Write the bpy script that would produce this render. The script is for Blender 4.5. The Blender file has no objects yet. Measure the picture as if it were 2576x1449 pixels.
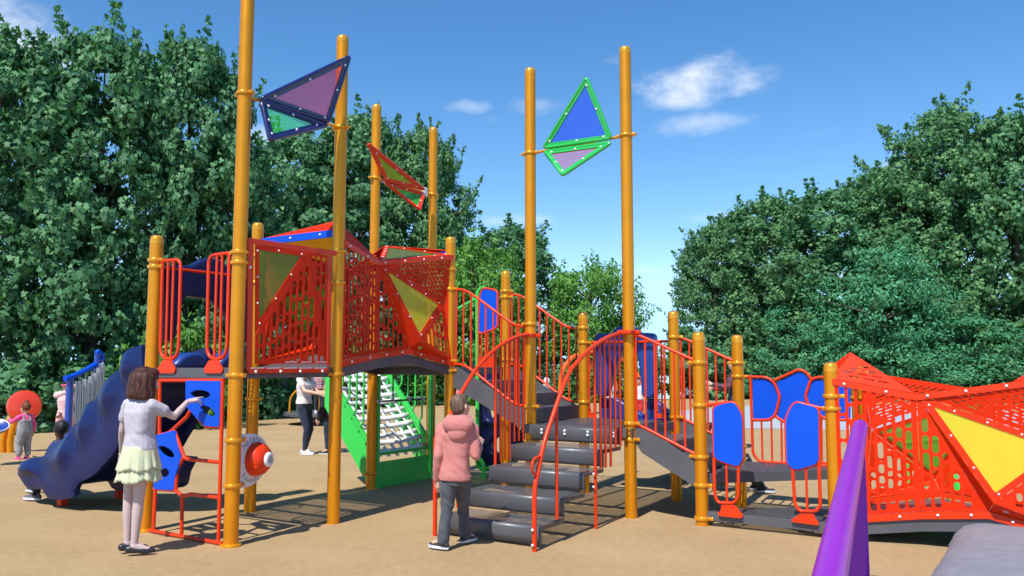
import bpy, bmesh, math, random
import numpy as np
from mathutils import Vector, Matrix, noise
from math import sin, cos, pi, radians, sqrt, atan2

SC = bpy.context.scene
COL = SC.collection

# ------------------------------------------------------------------ camera
CAM_H = 1.57
PITCH = math.atan((920 - 724.5) / 2075)
cd = bpy.data.cameras.new("camera")
cam = bpy.data.objects.new("camera", cd)
COL.objects.link(cam)
cam.location = (0, 0, CAM_H)
cam.rotation_euler = (pi / 2 + PITCH, 0, 0)
cd.sensor_width = 36.0
cd.lens = 36.0 * 2075 / 2576
cd.clip_start = 0.05
cd.clip_end = 3000
SC.camera = cam

# ------------------------------------------------------------------ light
SUN_EL = radians(55)
SHADOW_AZ = radians(62.5)            # direction the shadows run on the ground
world = bpy.data.worlds.new("World")
SC.world = world
world.use_nodes = True
SC.view_settings.view_transform = 'Standard'
SC.view_settings.look = 'None'
SC.view_settings.exposure = 0.30
SC.view_settings.gamma = 1.0
sd = bpy.data.lights.new("sun", 'SUN')
sd.energy = 5.0
sd.angle = radians(0.5)
sd.color = (1.0, 0.955, 0.88)
sun = bpy.data.objects.new("sun", sd)
COL.objects.link(sun)
Ldir = Vector((cos(SHADOW_AZ) * cos(SUN_EL), sin(SHADOW_AZ) * cos(SUN_EL), -sin(SUN_EL)))
sun.rotation_euler = Ldir.to_track_quat('-Z', 'Y').to_euler()
sun.location = (-10, -16, 30)


def cray(px, py):
    """direction in the world of a point of the 2576x1449 picture plane"""
    x = (px - 1288) / 2075
    y = -(py - 724.5) / 2075
    return Vector((x, cos(PITCH) - y * sin(PITCH), sin(PITCH) + y * cos(PITCH)))


def build_world():
    nt = world.node_tree
    nt.nodes.clear()
    N, L = nt.nodes, nt.links
    out = N.new('ShaderNodeOutputWorld')
    bg = N.new('ShaderNodeBackground')
    bg.inputs['Strength'].default_value = 0.132
    L.new(bg.outputs[0], out.inputs[0])
    tc = N.new('ShaderNodeTexCoord')
    nrm = N.new('ShaderNodeVectorMath'); nrm.operation = 'NORMALIZE'
    L.new(tc.outputs['Generated'], nrm.inputs[0])
    sep = N.new('ShaderNodeSeparateXYZ'); L.new(nrm.outputs[0], sep.inputs[0])
    mx = N.new('ShaderNodeMath'); mx.operation = 'MAXIMUM'; mx.inputs[1].default_value = 0.10
    L.new(sep.outputs[2], mx.inputs[0])
    cmb = N.new('ShaderNodeCombineXYZ')
    L.new(sep.outputs[0], cmb.inputs[0]); L.new(sep.outputs[1], cmb.inputs[1]); L.new(mx.outputs[0], cmb.inputs[2])
    sky = N.new('ShaderNodeTexSky'); sky.sky_type = 'NISHITA'
    sky.sun_disc = False
    sky.sun_elevation = SUN_EL
    sv = -Ldir
    sky.sun_rotation = atan2(sv.x, sv.y)
    sky.altitude = 300; sky.air_density = 0.95; sky.dust_density = 0.1; sky.ozone_density = 1.6
    L.new(cmb.outputs[0], sky.inputs['Vector'])
    hs = N.new('ShaderNodeHueSaturation'); hs.inputs['Saturation'].default_value = 1.30
    hs.inputs['Value'].default_value = 1.15
    L.new(sky.outputs[0], hs.inputs['Color'])
    # clouds: soft patches at fixed directions, broken up by noise
    nz = N.new('ShaderNodeTexNoise'); nz.inputs['Scale'].default_value = 11; nz.inputs['Detail'].default_value = 9
    nz.inputs['Roughness'].default_value = 0.62
    mpn = N.new('ShaderNodeMapping'); mpn.inputs['Scale'].default_value = (1, 1, 1.9)
    L.new(nrm.outputs[0], mpn.inputs[0]); L.new(mpn.outputs[0], nz.inputs['Vector'])
    clouds = [(1745, 205, 205, 78, 1.0), (1880, 205, 125, 56, .85), (1710, 245, 150, 44, .7), (1770, 312, 200, 40, .5), (20, 95, 280, 150, 1.0),
              (90, 160, 150, 60, .7), (1180, 268, 95, 28, .55), (1335, 268, 95, 34, .45), (1310, 555, 150, 30, .8),
              (2270, 418, 90, 26, .6), (1550, 150, 60, 22, .22), (1830, 545, 130, 26, .6), (1620, 680, 110, 22, .35),
              (660, 345, 60, 40, .6), (2060, 330, 90, 26, .2), (1240, 300, 30, 16, .2), (1490, 430, 60, 16, .18)]
    total = None
    for (px, py, rx, ry, op) in clouds:
        d0 = cray(px, py).normalized()
        t1 = Vector((d0.y, -d0.x, 0)).normalized()
        t2 = d0.cross(t1); t2 = -t2 if t2.z < 0 else t2
        def dotn(t, r):
            v = N.new('ShaderNodeVectorMath'); v.operation = 'DOT_PRODUCT'
            L.new(nrm.outputs[0], v.inputs[0]); v.inputs[1].default_value = t * (2075 / r)
            p = N.new('ShaderNodeMath'); p.operation = 'MULTIPLY'
            L.new(v.outputs['Value'], p.inputs[0]); L.new(v.outputs['Value'], p.inputs[1])
            return p
        a, b = dotn(t1, rx), dotn(t2, ry)
        s = N.new('ShaderNodeMath'); s.operation = 'ADD'
        L.new(a.outputs[0], s.inputs[0]); L.new(b.outputs[0], s.inputs[1])
        f = N.new('ShaderNodeMath'); f.operation = 'MULTIPLY_ADD'      # (0.75 - s*0.6)
        L.new(s.outputs[0], f.inputs[0]); f.inputs[1].default_value = -0.55; f.inputs[2].default_value = 0.18
        g = N.new('ShaderNodeMath'); g.operation = 'MULTIPLY_ADD'
        L.new(nz.outputs['Fac'], g.inputs[0]); g.inputs[1].default_value = 1.5; g.inputs[2].default_value = -0.62
        h = N.new('ShaderNodeMath'); h.operation = 'ADD'
        L.new(f.outputs[0], h.inputs[0]); L.new(g.outputs[0], h.inputs[1])
        mr = N.new('ShaderNodeMapRange'); mr.interpolation_type = 'SMOOTHSTEP'
        mr.inputs['From Min'].default_value = 0.0; mr.inputs['From Max'].default_value = 0.85
        mr.inputs['To Max'].default_value = op
        L.new(h.outputs[0], mr.inputs['Value'])
        # only in front half
        if total is None:
            total = mr.outputs[0]
        else:
            m = N.new('ShaderNodeMath'); m.operation = 'MAXIMUM'
            L.new(total, m.inputs[0]); L.new(mr.outputs[0], m.inputs[1]); total = m.outputs[0]
    front = N.new('ShaderNodeMath'); front.operation = 'GREATER_THAN'; front.inputs[1].default_value = 0.0
    L.new(sep.outputs[1], front.inputs[0])
    fm = N.new('ShaderNodeMath'); fm.operation = 'MULTIPLY'
    L.new(total, fm.inputs[0]); L.new(front.outputs[0], fm.inputs[1])
    mix = N.new('ShaderNodeMixRGB')
    L.new(fm.outputs[0], mix.inputs[0]); L.new(hs.outputs[0], mix.inputs[1])
    mix.inputs[2].default_value = (7.4, 7.6, 7.9, 1)
    L.new(mix.outputs[0], bg.inputs['Color'])


build_world()

# ------------------------------------------------------------------ grid of the play structure
UX, UY = cos(radians(57.5)), sin(radians(57.5))
U = Vector((UX, UY, 0))
V = Vector((UY, -UX, 0))
O1 = Vector((-2.46, 7.39, 0))
ZV = Vector((0, 0, 1))
CP = Vector((0, 0, CAM_H))


def g(a, b, z=0.0):
    return O1 + U * a + V * b + ZV * z


def ab(p):
    q = Vector(p) - O1
    return q.dot(U), q.dot(V), p[2]


def on(px, py, pt, n):
    d = cray(px, py)
    t = (Vector(pt) - CP).dot(n) / d.dot(n)
    return CP + d * t


def onA(px, py, a): return on(px, py, g(a, 0), U)
def onB(px, py, b): return on(px, py, g(0, b), V)
def onZ(px, py, z=0.0): return on(px, py, (0, 0, z), ZV)
def onY(px, py, y): return on(px, py, (0, y, 0), Vector((0, 1, 0)))


# ------------------------------------------------------------------ materials
MATS = {}


def nodes_of(m):
    m.use_nodes = True
    return m.node_tree.nodes, m.node_tree.links, m.node_tree.nodes['Principled BSDF']


def mat(name, col, rough=0.4, metal=0.0, coat=0.0, bump=0.0, bscale=300, var=0.0, vscale=4, spec=0.5, rvar=0.0, sheen=0.0, sub=0.0):
    """paint, plastic, cloth: base colour with a little wear variation and a fine bump"""
    m = bpy.data.materials.new(name)
    N, L, p = nodes_of(m)
    p.inputs['Base Color'].default_value = (*col, 1)
    p.inputs['Roughness'].default_value = rough
    p.inputs['Metallic'].default_value = metal
    p.inputs['Coat Weight'].default_value = coat
    p.inputs['Coat Roughness'].default_value = 0.15
    p.inputs['Specular IOR Level'].default_value = spec
    p.inputs['Sheen Weight'].default_value = sheen
    if sub:
        p.inputs['Subsurface Weight'].default_value = sub
        p.inputs['Subsurface Radius'].default_value = (0.02, 0.008, 0.004)
        p.inputs['Subsurface Scale'].default_value = 0.5
    tc = N.new('ShaderNodeTexCoord')
    if var or rvar:
        n = N.new('ShaderNodeTexNoise'); n.inputs['Scale'].default_value = vscale; n.inputs['Detail'].default_value = 6
        L.new(tc.outputs['Object'], n.inputs['Vector'])
    if var:
        r = N.new('ShaderNodeValToRGB')
        r.color_ramp.elements[0].position = 0.3; r.color_ramp.elements[1].position = 0.72
        r.color_ramp.elements[0].color = (*[c * (1 - var) for c in col], 1)
        r.color_ramp.elements[1].color = (*[min(1, c * (1 + var)) for c in col], 1)
        L.new(n.outputs['Fac'], r.inputs[0]); L.new(r.outputs[0], p.inputs['Base Color'])
    if rvar:
        mr = N.new('ShaderNodeMapRange')
        mr.inputs['To Min'].default_value = max(0, rough - rvar); mr.inputs['To Max'].default_value = rough + rvar
        L.new(n.outputs['Fac'], mr.inputs[0]); L.new(mr.outputs[0], p.inputs['Roughness'])
    if bump:
        b = N.new('ShaderNodeBump'); b.inputs['Strength'].default_value = bump; b.inputs['Distance'].default_value = 0.01
        n2 = N.new('ShaderNodeTexNoise'); n2.inputs['Scale'].default_value = bscale; n2.inputs['Detail'].default_value = 4
        L.new(tc.outputs['Object'], n2.inputs['Vector']); L.new(n2.outputs['Fac'], b.inputs['Height'])
        L.new(b.outputs[0], p.inputs['Normal'])
    MATS[name] = m
    return m


def pane_mat(name, tint, body, fac=0.4, trans=0.5):
    """coloured acrylic sheet: part of the light passes straight through, tinted, part is scattered in the sheet, a gloss on top"""
    m = bpy.data.materials.new(name)
    N, L, p = nodes_of(m)
    out = N['Material Output']
    p.inputs['Base Color'].default_value = (*body, 1); p.inputs['Roughness'].default_value = 0.08
    tr = N.new('ShaderNodeBsdfTransparent'); tr.inputs[0].default_value = (*tint, 1)
    tl = N.new('ShaderNodeBsdfTranslucent'); tl.inputs[0].default_value = (*body, 1)
    m1 = N.new('ShaderNodeMixShader'); m1.inputs[0].default_value = trans
    L.new(p.outputs[0], m1.inputs[1]); L.new(tl.outputs[0], m1.inputs[2])
    m2 = N.new('ShaderNodeMixShader'); m2.inputs[0].default_value = fac
    L.new(tr.outputs[0], m2.inputs[1]); L.new(m1.outputs[0], m2.inputs[2])
    L.new(m2.outputs[0], out.inputs['Surface'])
    MATS[name] = m
    return m


def perf_mat(name, col, pitch=0.022, hole=0.34, rough=0.5, coords='UV', rot=0.0, metal=0.0, slot=None):
    """sheet metal punched with a staggered pattern of holes"""
    m = bpy.data.materials.new(name)
    N, L, p = nodes_of(m)
    out = N['Material Output']
    p.inputs['Base Color'].default_value = (*col, 1); p.inputs['Roughness'].default_value = rough
    p.inputs['Metallic'].default_value = metal
    tc = N.new('ShaderNodeTexCoord')
    mp = N.new('ShaderNodeMapping'); mp.inputs['Rotation'].default_value = (0, 0, rot)
    sx, sy = (1 / pitch, 1 / (pitch * 1.0)) if slot is None else (1 / slot[0], 1 / slot[1])
    mp.inputs['Scale'].default_value = (sx, sy, 1)
    # mapping node applies scale before rotation, so rotate first with one node, then scale
    mp.inputs['Scale'].default_value = (1, 1, 1)
    mp2 = N.new('ShaderNodeMapping'); mp2.inputs['Scale'].default_value = (sx, sy, 1)
    L.new(tc.outputs[coords], mp.inputs[0]); L.new(mp.outputs[0], mp2.inputs[0])
    sp = N.new('ShaderNodeSeparateXYZ'); L.new(mp2.outputs[0], sp.inputs[0])

    def mth(op, a, b=None, c=None):
        n = N.new('ShaderNodeMath'); n.operation = op
        for i, v in enumerate((a, b, c)):
            if v is None: continue
            if isinstance(v, (int, float)): n.inputs[i].default_value = v
            else: L.new(v, n.inputs[i])
        return n.outputs[0]
    fy = mth('FLOOR', sp.outputs[1])
    odd = mth('MODULO', mth('ABSOLUTE', fy), 2.0)
    xs = mth('MULTIPLY_ADD', odd, 0.5, sp.outputs[0])
    cx = mth('SUBTRACT', mth('FRACT', xs), 0.5)
    cy = mth('SUBTRACT', mth('FRACT', sp.outputs[1]), 0.5)
    if slot is None:
        d = mth('SQRT', mth('ADD', mth('MULTIPLY', cx, cx), mth('MULTIPLY', cy, cy)))
        holef = mth('LESS_THAN', d, hole)
    else:
        holef = mth('MULTIPLY', mth('LESS_THAN', mth('ABSOLUTE', cx), slot[2]), mth('LESS_THAN', mth('ABSOLUTE', cy), slot[3]))
    tr = N.new('ShaderNodeBsdfTransparent')
    mx = N.new('ShaderNodeMixShader')
    L.new(holef, mx.inputs[0]); L.new(p.outputs[0], mx.inputs[1]); L.new(tr.outputs[0], mx.inputs[2])
    L.new(mx.outputs[0], out.inputs['Surface'])
    MATS[name] = m
    return m


YEL = (0.74, 0.272, 0.004)
RED = (0.70, 0.038, 0.003)
M_post = mat('post_yellow_paint', YEL, 0.36, 0.5, 0.05, var=0.06, rvar=0.05)
M_clamp = mat('clamp_yellow', (0.80, 0.34, 0.012), 0.24, 0.45, 0.3, var=0.05)
M_red = mat('red_paint', RED, 0.34, 0.0, 0.0, spec=.35, var=0.06, rvar=0.05)
M_redp = mat('red_sheet', (0.67, 0.026, 0.002), 0.5, 0.0, 0.0, var=0.06, vscale=2, rvar=0.06, spec=.15)
M_blue = mat('blue_sheet', (0.001, 0.072, 0.60), 0.5, 0, 0.0, spec=.25, var=0.05)
M_navy = mat('navy_paint', (0.012, 0.018, 0.10), 0.25, 0, 0.4)
M_green = mat('green_paint', (0.045, 0.58, 0.085), 0.35, 0, 0.1, var=0.05)
M_greenf = mat('green_sail_frame', (0.02, 0.42, 0.07), 0.2, 0, 0.5)
M_deck = mat('deck_grey', (0.088, 0.088, 0.098), 0.40, 0, 0.05, var=0.10, bump=0.08, bscale=220)
M_slide = mat('navy_roto_plastic', (0.006, 0.013, 0.080), 0.36, 0, 0.0, spec=.35, var=0.06, bump=0.12, bscale=140, vscale=2)
M_slide2 = mat('blue_roto_plastic', (0.012, 0.045, 0.24), 0.36, 0, 0.1, var=0.06, bump=0.1, bscale=140)
M_bolt = mat('bolt_white', (0.75, 0.75, 0.78), 0.3)
M_white = mat('white_plastic', (0.72, 0.72, 0.76), 0.35)
M_strap = mat('white_net_strap', (0.78, 0.79, 0.80), 0.6, bump=0.2)
M_purple = mat('purple_paint', (0.27, 0.006, 0.42), 0.33, 0, 0.05, var=0.05, spec=.4)
M_black = mat('black_rubber', (0.012, 0.012, 0.014), 0.5)
M_steel = mat('grey_chime_steel', (0.42, 0.43, 0.46), 0.35, 0.6)

# ------------------------------------------------------------------ mesh builder
CUR = [None]       # current top-level thing


class MB:
    def __init__(s): s.v = []; s.f = []; s.uv = None

    def add(s, vs, fs):
        o = len(s.v)
        s.v += [tuple(x) for x in vs]
        s.f += [tuple(i + o for i in f) for f in fs]
        return s

    def box(s, c, sx, sy, sz, ax=None):
        X, Y, Z = ax or (Vector((1, 0, 0)), Vector((0, 1, 0)), ZV)
        c = Vector(c)
        vs = [c + X * (sx / 2 * i) + Y * (sy / 2 * j) + Z * (sz / 2 * k) for i in (-1, 1) for j in (-1, 1) for k in (-1, 1)]
        return s.add(vs, [(0, 1, 3, 2), (4, 6, 7, 5), (0, 4, 5, 1), (2, 3, 7, 6), (0, 2, 6, 4), (1, 5, 7, 3)])

    def prism(s, pts, d):
        """polygon pts swept by vector d"""
        n = len(pts); d = Vector(d)
        vs = [Vector(p) for p in pts] + [Vector(p) + d for p in pts]
        fs = [tuple(range(n))[::-1], tuple(range(n, 2 * n))] + [(i, (i + 1) % n, n + (i + 1) % n, n + i) for i in range(n)]
        return s.add(vs, fs)

    def loft(s, rings, cap=True, closed=True):
        n = len(rings[0]); o = len(s.v)
        for r in rings: s.v += [tuple(p) for p in r]
        for i in range(len(rings) - 1):
            for j in range(n if closed else n - 1):
                k = (j + 1) % n
                s.f.append((o + i * n + j, o + i * n + k, o + (i + 1) * n + k, o + (i + 1) * n + j))
        if cap and closed:
            s.f.append(tuple(o + j for j in range(n))[::-1])
            e = o + (len(rings) - 1) * n
            s.f.append(tuple(e + j for j in range(n)))
        return s

    def tube(s, pts, r, seg=10, fillet=0.0, closed=False, cap=True, sq=1.0):
        pts = [Vector(p) for p in pts]
        if fillet: pts = fillet_path(pts, fillet, closed)
        n = len(pts); rs = r if isinstance(r, (list, tuple)) else [r] * n
        if len(rs) != n: rs = [rs[0] + (rs[-1] - rs[0]) * i / (n - 1) for i in range(n)]
        T = []
        for i in range(n):
            if closed: t = pts[(i + 1) % n] - pts[i - 1]
            else: t = pts[min(i + 1, n - 1)] - pts[max(i - 1, 0)]
            T.append(t.normalized())
        up = ZV if abs(T[0].z) < 0.9 else Vector((1, 0, 0))
        nv = (up - T[0] * up.dot(T[0])).normalized()
        rings = []
        for i in range(n):
            nv = (nv - T[i] * nv.dot(T[i])).normalized()
            bn = T[i].cross(nv)
            rings.append([pts[i] + nv * (rs[i] * cos(2 * pi * k / seg)) + bn * (rs[i] * sq * sin(2 * pi * k / seg)) for k in range(seg)])
        if closed:
            rings.append(rings[0]); return s.loft(rings, cap=False)
        return s.loft(rings, cap)

    def lathe(s, prof, c=(0, 0, 0), seg=20, axis=None, cap=True):
        """prof: list of (radius, height) along the axis"""
        c = Vector(c); A = Vector(axis).normalized() if axis else ZV
        X = A.orthogonal().normalized() if axis else Vector((1, 0, 0)); Y = A.cross(X)
        rings = [[c + A * h + X * (r * cos(2 * pi * k / seg)) + Y * (r * sin(2 * pi * k / seg)) for k in range(seg)] for r, h in prof]
        return s.loft(rings, cap)

    def ball(s, c, r, seg=10, rings=6, sc=(1, 1, 1), M=None):
        c = Vector(c)
        rr = []
        for i in range(rings + 1):
            th = pi * i / rings; e = max(sin(th), 0.02)
            ring = []
            for k in range(seg):
                p = Vector((r * sc[0] * e * cos(2 * pi * k / seg), r * sc[1] * e * sin(2 * pi * k / seg), -r * sc[2] * cos(th)))
                if M is not None: p = M @ p
                ring.append(c + p)
            rr.append(ring)
        return s.loft(rr)

    def bolt(s, c, n, r=0.011):
        n = Vector(n).normalized()
        return s.lathe([(r, 0), (r * .95, r * .35), (r * .6, r * .75), (r * .15, r * .9)], c, 8, n)

    def build(s, name, m, parent=None, smooth=35, bevel=0.0):
        me = bpy.data.meshes.new(name)
        off = CUR[0].location if (parent is not None and CUR[0] is not None) else Vector((0, 0, 0))
        me.from_pydata([(x - off.x, y - off.y, z - off.z) for x, y, z in s.v], [], s.f)
        bm = bmesh.new(); bm.from_mesh(me); bmesh.ops.recalc_face_normals(bm, faces=bm.faces); bm.to_mesh(me); bm.free()
        return finish(name, me, m, parent, smooth, bevel)


def finish(name, me, m, parent=None, smooth=35, bevel=0.0):
    if smooth:
        me.polygons.foreach_set('use_smooth', [True] * len(me.polygons))
        me.set_sharp_from_angle(angle=radians(smooth))
    if m is not None: me.materials.append(m)
    o = bpy.data.objects.new(name, me)
    COL.objects.link(o)
    if parent is not None: o.parent = parent
    if bevel:
        b = o.modifiers.new('bevel', 'BEVEL'); b.width = bevel; b.segments = 2; b.limit_method = 'ANGLE'; b.angle_limit = radians(40)
    return o


def fillet_path(pts, r, closed=False, k=5):
    out = []
    n = len(pts)
    for i in range(n):
        if not closed and i in (0, n - 1): out.append(pts[i]); continue
        p, a, b = pts[i], pts[i - 1], pts[(i + 1) % n]
        d1, d2 = (a - p), (b - p)
        l = min(r, d1.length * .48, d2.length * .48)
        p1, p2 = p + d1.normalized() * l, p + d2.normalized() * l
        for j in range(k + 1):
            t = j / k
            out.append(p1 * (1 - t) ** 2 + p * (2 * t * (1 - t)) + p2 * t * t)
    return out


def spline(pts, n=24):
    """catmull-rom through the points"""
    P = [Vector(p) for p in pts]
    P = [P[0] * 2 - P[1]] + P + [P[-1] * 2 - P[-2]]
    out = []
    segs = len(P) - 3
    for i in range(segs):
        a, b, c, d = P[i:i + 4]
        m = max(2, n // segs)
        for j in range(m):
            t = j / m
            out.append(0.5 * ((2 * b) + (c - a) * t + (2 * a - 5 * b + 4 * c - d) * t * t + (3 * b - a - 3 * c + d) * t ** 3))
    out.append(P[-2].copy())
    return out


def round_poly(pts2, r):
    P = [Vector((p[0], p[1], 0)) for p in pts2]
    rr = fillet_path(P, r, True, 4)
    return [(p.x, p.y) for p in rr]


def inset_poly(poly, d):
    """inward offset of a convex 2-D polygon"""
    n = len(poly)
    area = sum(poly[i][0] * poly[(i + 1) % n][1] - poly[(i + 1) % n][0] * poly[i][1] for i in range(n))
    sg = 1 if area > 0 else -1
    lines = []
    for i in range(n):
        (x0, y0), (x1, y1) = poly[i], poly[(i + 1) % n]
        dx, dy = x1 - x0, y1 - y0
        l = sqrt(dx * dx + dy * dy)
        nx, ny = -dy / l * sg, dx / l * sg
        lines.append((x0 + nx * d, y0 + ny * d, dx, dy))
    out = []
    for i in range(n):
        x0, y0, ax, ay = lines[i - 1]; x1, y1, bx, by = lines[i]
        den = ax * by - ay * bx
        if abs(den) < 1e-9: out.append((x1, y1)); continue
        t = ((x1 - x0) * by - (y1 - y0) * bx) / den
        out.append((x0 + ax * t, y0 + ay * t))
    return out


def inside(poly, x, y):
    c = False; n = len(poly)
    for i in range(n):
        (x0, y0), (x1, y1) = poly[i], poly[i - 1]
        if (y0 > y) != (y1 > y) and x < (x1 - x0) * (y - y0) / (y1 - y0) + x0: c = not c
    return c


def sheet(name, org, X, Y, outline, holes, th, m, parent=None, bevel=0.0, smooth=35):
    """flat sheet with real holes: outline and holes are loops of 2-D points in the frame (org, X, Y); th is its thickness"""
    cu = bpy.data.curves.new('tmp', 'CURVE'); cu.dimensions = '2D'; cu.fill_mode = 'BOTH'
    cu.extrude = th / 2
    cu.bevel_depth = bevel
    for lp in [outline] + holes:
        sp = cu.splines.new('POLY'); sp.points.add(len(lp) - 1)
        for i, p in enumerate(lp): sp.points[i].co = (p[0], p[1], 0, 1)
        sp.use_cyclic_u = True
    ob = bpy.data.objects.new('tmp', cu)
    me = bpy.data.meshes.new_from_object(ob)
    bpy.data.objects.remove(ob); bpy.data.curves.remove(cu)
    me.name = name
    me.materials.clear()
    while me.uv_layers: me.uv_layers.remove(me.uv_layers[0])
    uvl = me.uv_layers.new(name='UVMap')
    co = np.empty(len(me.vertices) * 3); me.vertices.foreach_get('co', co); co = co.reshape(-1, 3)
    li = np.empty(len(me.loops), dtype=np.int32); me.loops.foreach_get('vertex_index', li)
    uvl.data.foreach_set('uv', co[li][:, :2].astype(np.float32).ravel())
    X = Vector(X).normalized(); Y = Vector(Y).normalized(); Z = X.cross(Y)
    off = CUR[0].location if (parent is not None and CUR[0] is not None) else Vector((0, 0, 0))
    o = Vector(org) - off
    R = np.array([X, Y, Z])
    co = co @ R + np.array(o)
    me.vertices.foreach_set('co', co.ravel())
    me.update()
    return finish(name, me, m, parent, smooth)


def plane_frame(p0, p1, p2):
    """2-D frame of a plane: origin p0, X along p0->p1, Y towards p2"""
    p0, p1, p2 = Vector(p0), Vector(p1), Vector(p2)
    X = (p1 - p0).normalized(); Y = (p2 - p0); Y = (Y - X * Y.dot(X)).normalized()
    return p0, X, Y


def to2(fr, p):
    o, X, Y = fr
    d = Vector(p) - o
    return (d.dot(X), d.dot(Y))


def thing(name, label, cat, loc=(0, 0, 0), group=None):
    o = bpy.data.objects.new(name, None)
    o.empty_display_size = 0.2
    COL.objects.link(o); o.location = loc
    o['label'] = label; o['category'] = cat
    if group: o['group'] = group
    CUR[0] = o
    bpy.context.view_layer.update()
    return o


def tag(o, label, cat, group=None):
    o['label'] = label; o['category'] = cat
    if group: o['group'] = group
    return o
# ------------------------------------------------------------------ ground
def ground_material():
    m = bpy.data.materials.new('rubber_surfacing')
    N, L, p = nodes_of(m)
    p.inputs['Roughness'].default_value = 0.9
    p.inputs['Specular IOR Level'].default_value = 0.2
    tc = N.new('ShaderNodeTexCoord')
    def nz(scale, det, rough=.6, sc=(1, 1, 1)):
        mp = N.new('ShaderNodeMapping'); mp.inputs['Scale'].default_value = sc
        L.new(tc.outputs['Object'], mp.inputs[0])
        n = N.new('ShaderNodeTexNoise'); n.inputs['Scale'].default_value = scale; n.inputs['Detail'].default_value = det
        n.inputs['Roughness'].default_value = rough
        L.new(mp.outputs[0], n.inputs['Vector']); return n.outputs['Fac']
    a, b, c = nz(.8, 6), nz(13, 7, .75), nz(70, 5, .85)
    r = N.new('ShaderNodeValToRGB')
    e = r.color_ramp.elements
    e[0].position = .33; e[0].color = (.275, .180, .088, 1)
    e[1].position = .66; e[1].color = (.500, .355, .190, 1)
    mx = N.new('ShaderNodeMixRGB'); mx.inputs[0].default_value = .5
    L.new(b, mx.inputs[1]); L.new(c, mx.inputs[2])
    mx2 = N.new('ShaderNodeMixRGB'); mx2.inputs[0].default_value = .28
    L.new(mx.outputs[0], mx2.inputs[1]); L.new(a, mx2.inputs[2])
    L.new(mx2.outputs[0], r.inputs[0])
    # pale wood-fibre flecks
    vo = N.new('ShaderNodeTexVoronoi'); vo.inputs['Scale'].default_value = 42
    mpv = N.new('ShaderNodeMapping'); mpv.inputs['Rotation'].default_value = (0, 0, .7); mpv.inputs['Scale'].default_value = (1, 2.4, 1)
    L.new(tc.outputs['Object'], mpv.inputs[0]); L.new(mpv.outputs[0], vo.inputs['Vector'])
    lt = N.new('ShaderNodeMapRange'); lt.inputs['From Min'].default_value = .10; lt.inputs['From Max'].default_value = .17
    lt.inputs['To Min'].default_value = 1; lt.inputs['To Max'].default_value = 0
    L.new(vo.outputs['Distance'], lt.inputs[0])
    sp = N.new('ShaderNodeSeparateColor'); L.new(vo.outputs['Color'], sp.inputs[0])
    gt = N.new('ShaderNodeMath'); gt.operation = 'GREATER_THAN'; gt.inputs[1].default_value = .72
    L.new(sp.outputs[0], gt.inputs[0])
    fl = N.new('ShaderNodeMath'); fl.operation = 'MULTIPLY'; L.new(lt.outputs[0], fl.inputs[0]); L.new(gt.outputs[0], fl.inputs[1])
    fl2 = N.new('ShaderNodeMath'); fl2.operation = 'MULTIPLY'; L.new(fl.outputs[0], fl2.inputs[0]); fl2.inputs[1].default_value = .55
    mx3 = N.new('ShaderNodeMixRGB'); L.new(fl2.outputs[0], mx3.inputs[0]); L.new(r.outputs[0], mx3.inputs[1])
    mx3.inputs[2].default_value = (.62, .48, .30, 1)
    L.new(mx3.outputs[0], p.inputs['Base Color'])
    bp = N.new('ShaderNodeBump'); bp.inputs['Strength'].default_value = .8; bp.inputs['Distance'].default_value = .016
    L.new(mx.outputs[0], bp.inputs['Height']); L.new(bp.outputs[0], p.inputs['Normal'])
    return m


EDGE = [(-60, -12), (-40, 10), (-22, 15.5), (-11.2, 19.0), (-9.3, 26), (-8.7, 31), (-5, 34.5), (0, 37), (8, 40), (15, 42.5), (28, 43), (42, 36), (55, 15), (50, -12)]
gm = MB()
inner = [Vector((x, y, 0)) for x, y in EDGE]
r1 = [Vector((x * 1.25, (y - 10) * 1.25 + 10, -3.2)) for x, y in EDGE]
r2 = [Vector((x * 5, (y - 10) * 5 + 10, -30)) for x, y in EDGE]
n = len(inner)
gm.v = [tuple(p) for p in inner + r1 + r2]
gm.f = [tuple(range(n))[::-1]] + [(i, (i + 1) % n, n + (i + 1) % n, n + i) for i in range(n)] + [(n + i, n + (i + 1) % n, 2 * n + (i + 1) % n, 2 * n + i) for i in range(n)]
M_ground = ground_material()
o = gm.build('ground', M_ground, smooth=0); o['kind'] = 'structure'

# pale blue-grey safety surfacing far behind, right of the middle
M_pad = mat('blue_grey_surfacing', (.36, .40, .44), .9, var=.10, vscale=8, bump=.3, bscale=60)
pp = [(1560, 1052), (1690, 1034), (1860, 1021), (1990, 1019), (2200, 1018), (2440, 1026), (2600, 1040), (2600, 1100), (2300, 1088), (2080, 1080), (1890, 1077), (1750, 1080), (1610, 1072)]
sp_ = MB(); pts = [onZ(x, y, .004) for x, y in pp]
rp = fillet_path([Vector(p) for p in pts], 3.0, True, 6)
sp_.add(rp, [tuple(range(len(rp)))])
o = sp_.build('safety_surfacing', M_pad, smooth=0); o['kind'] = 'structure'
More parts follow.
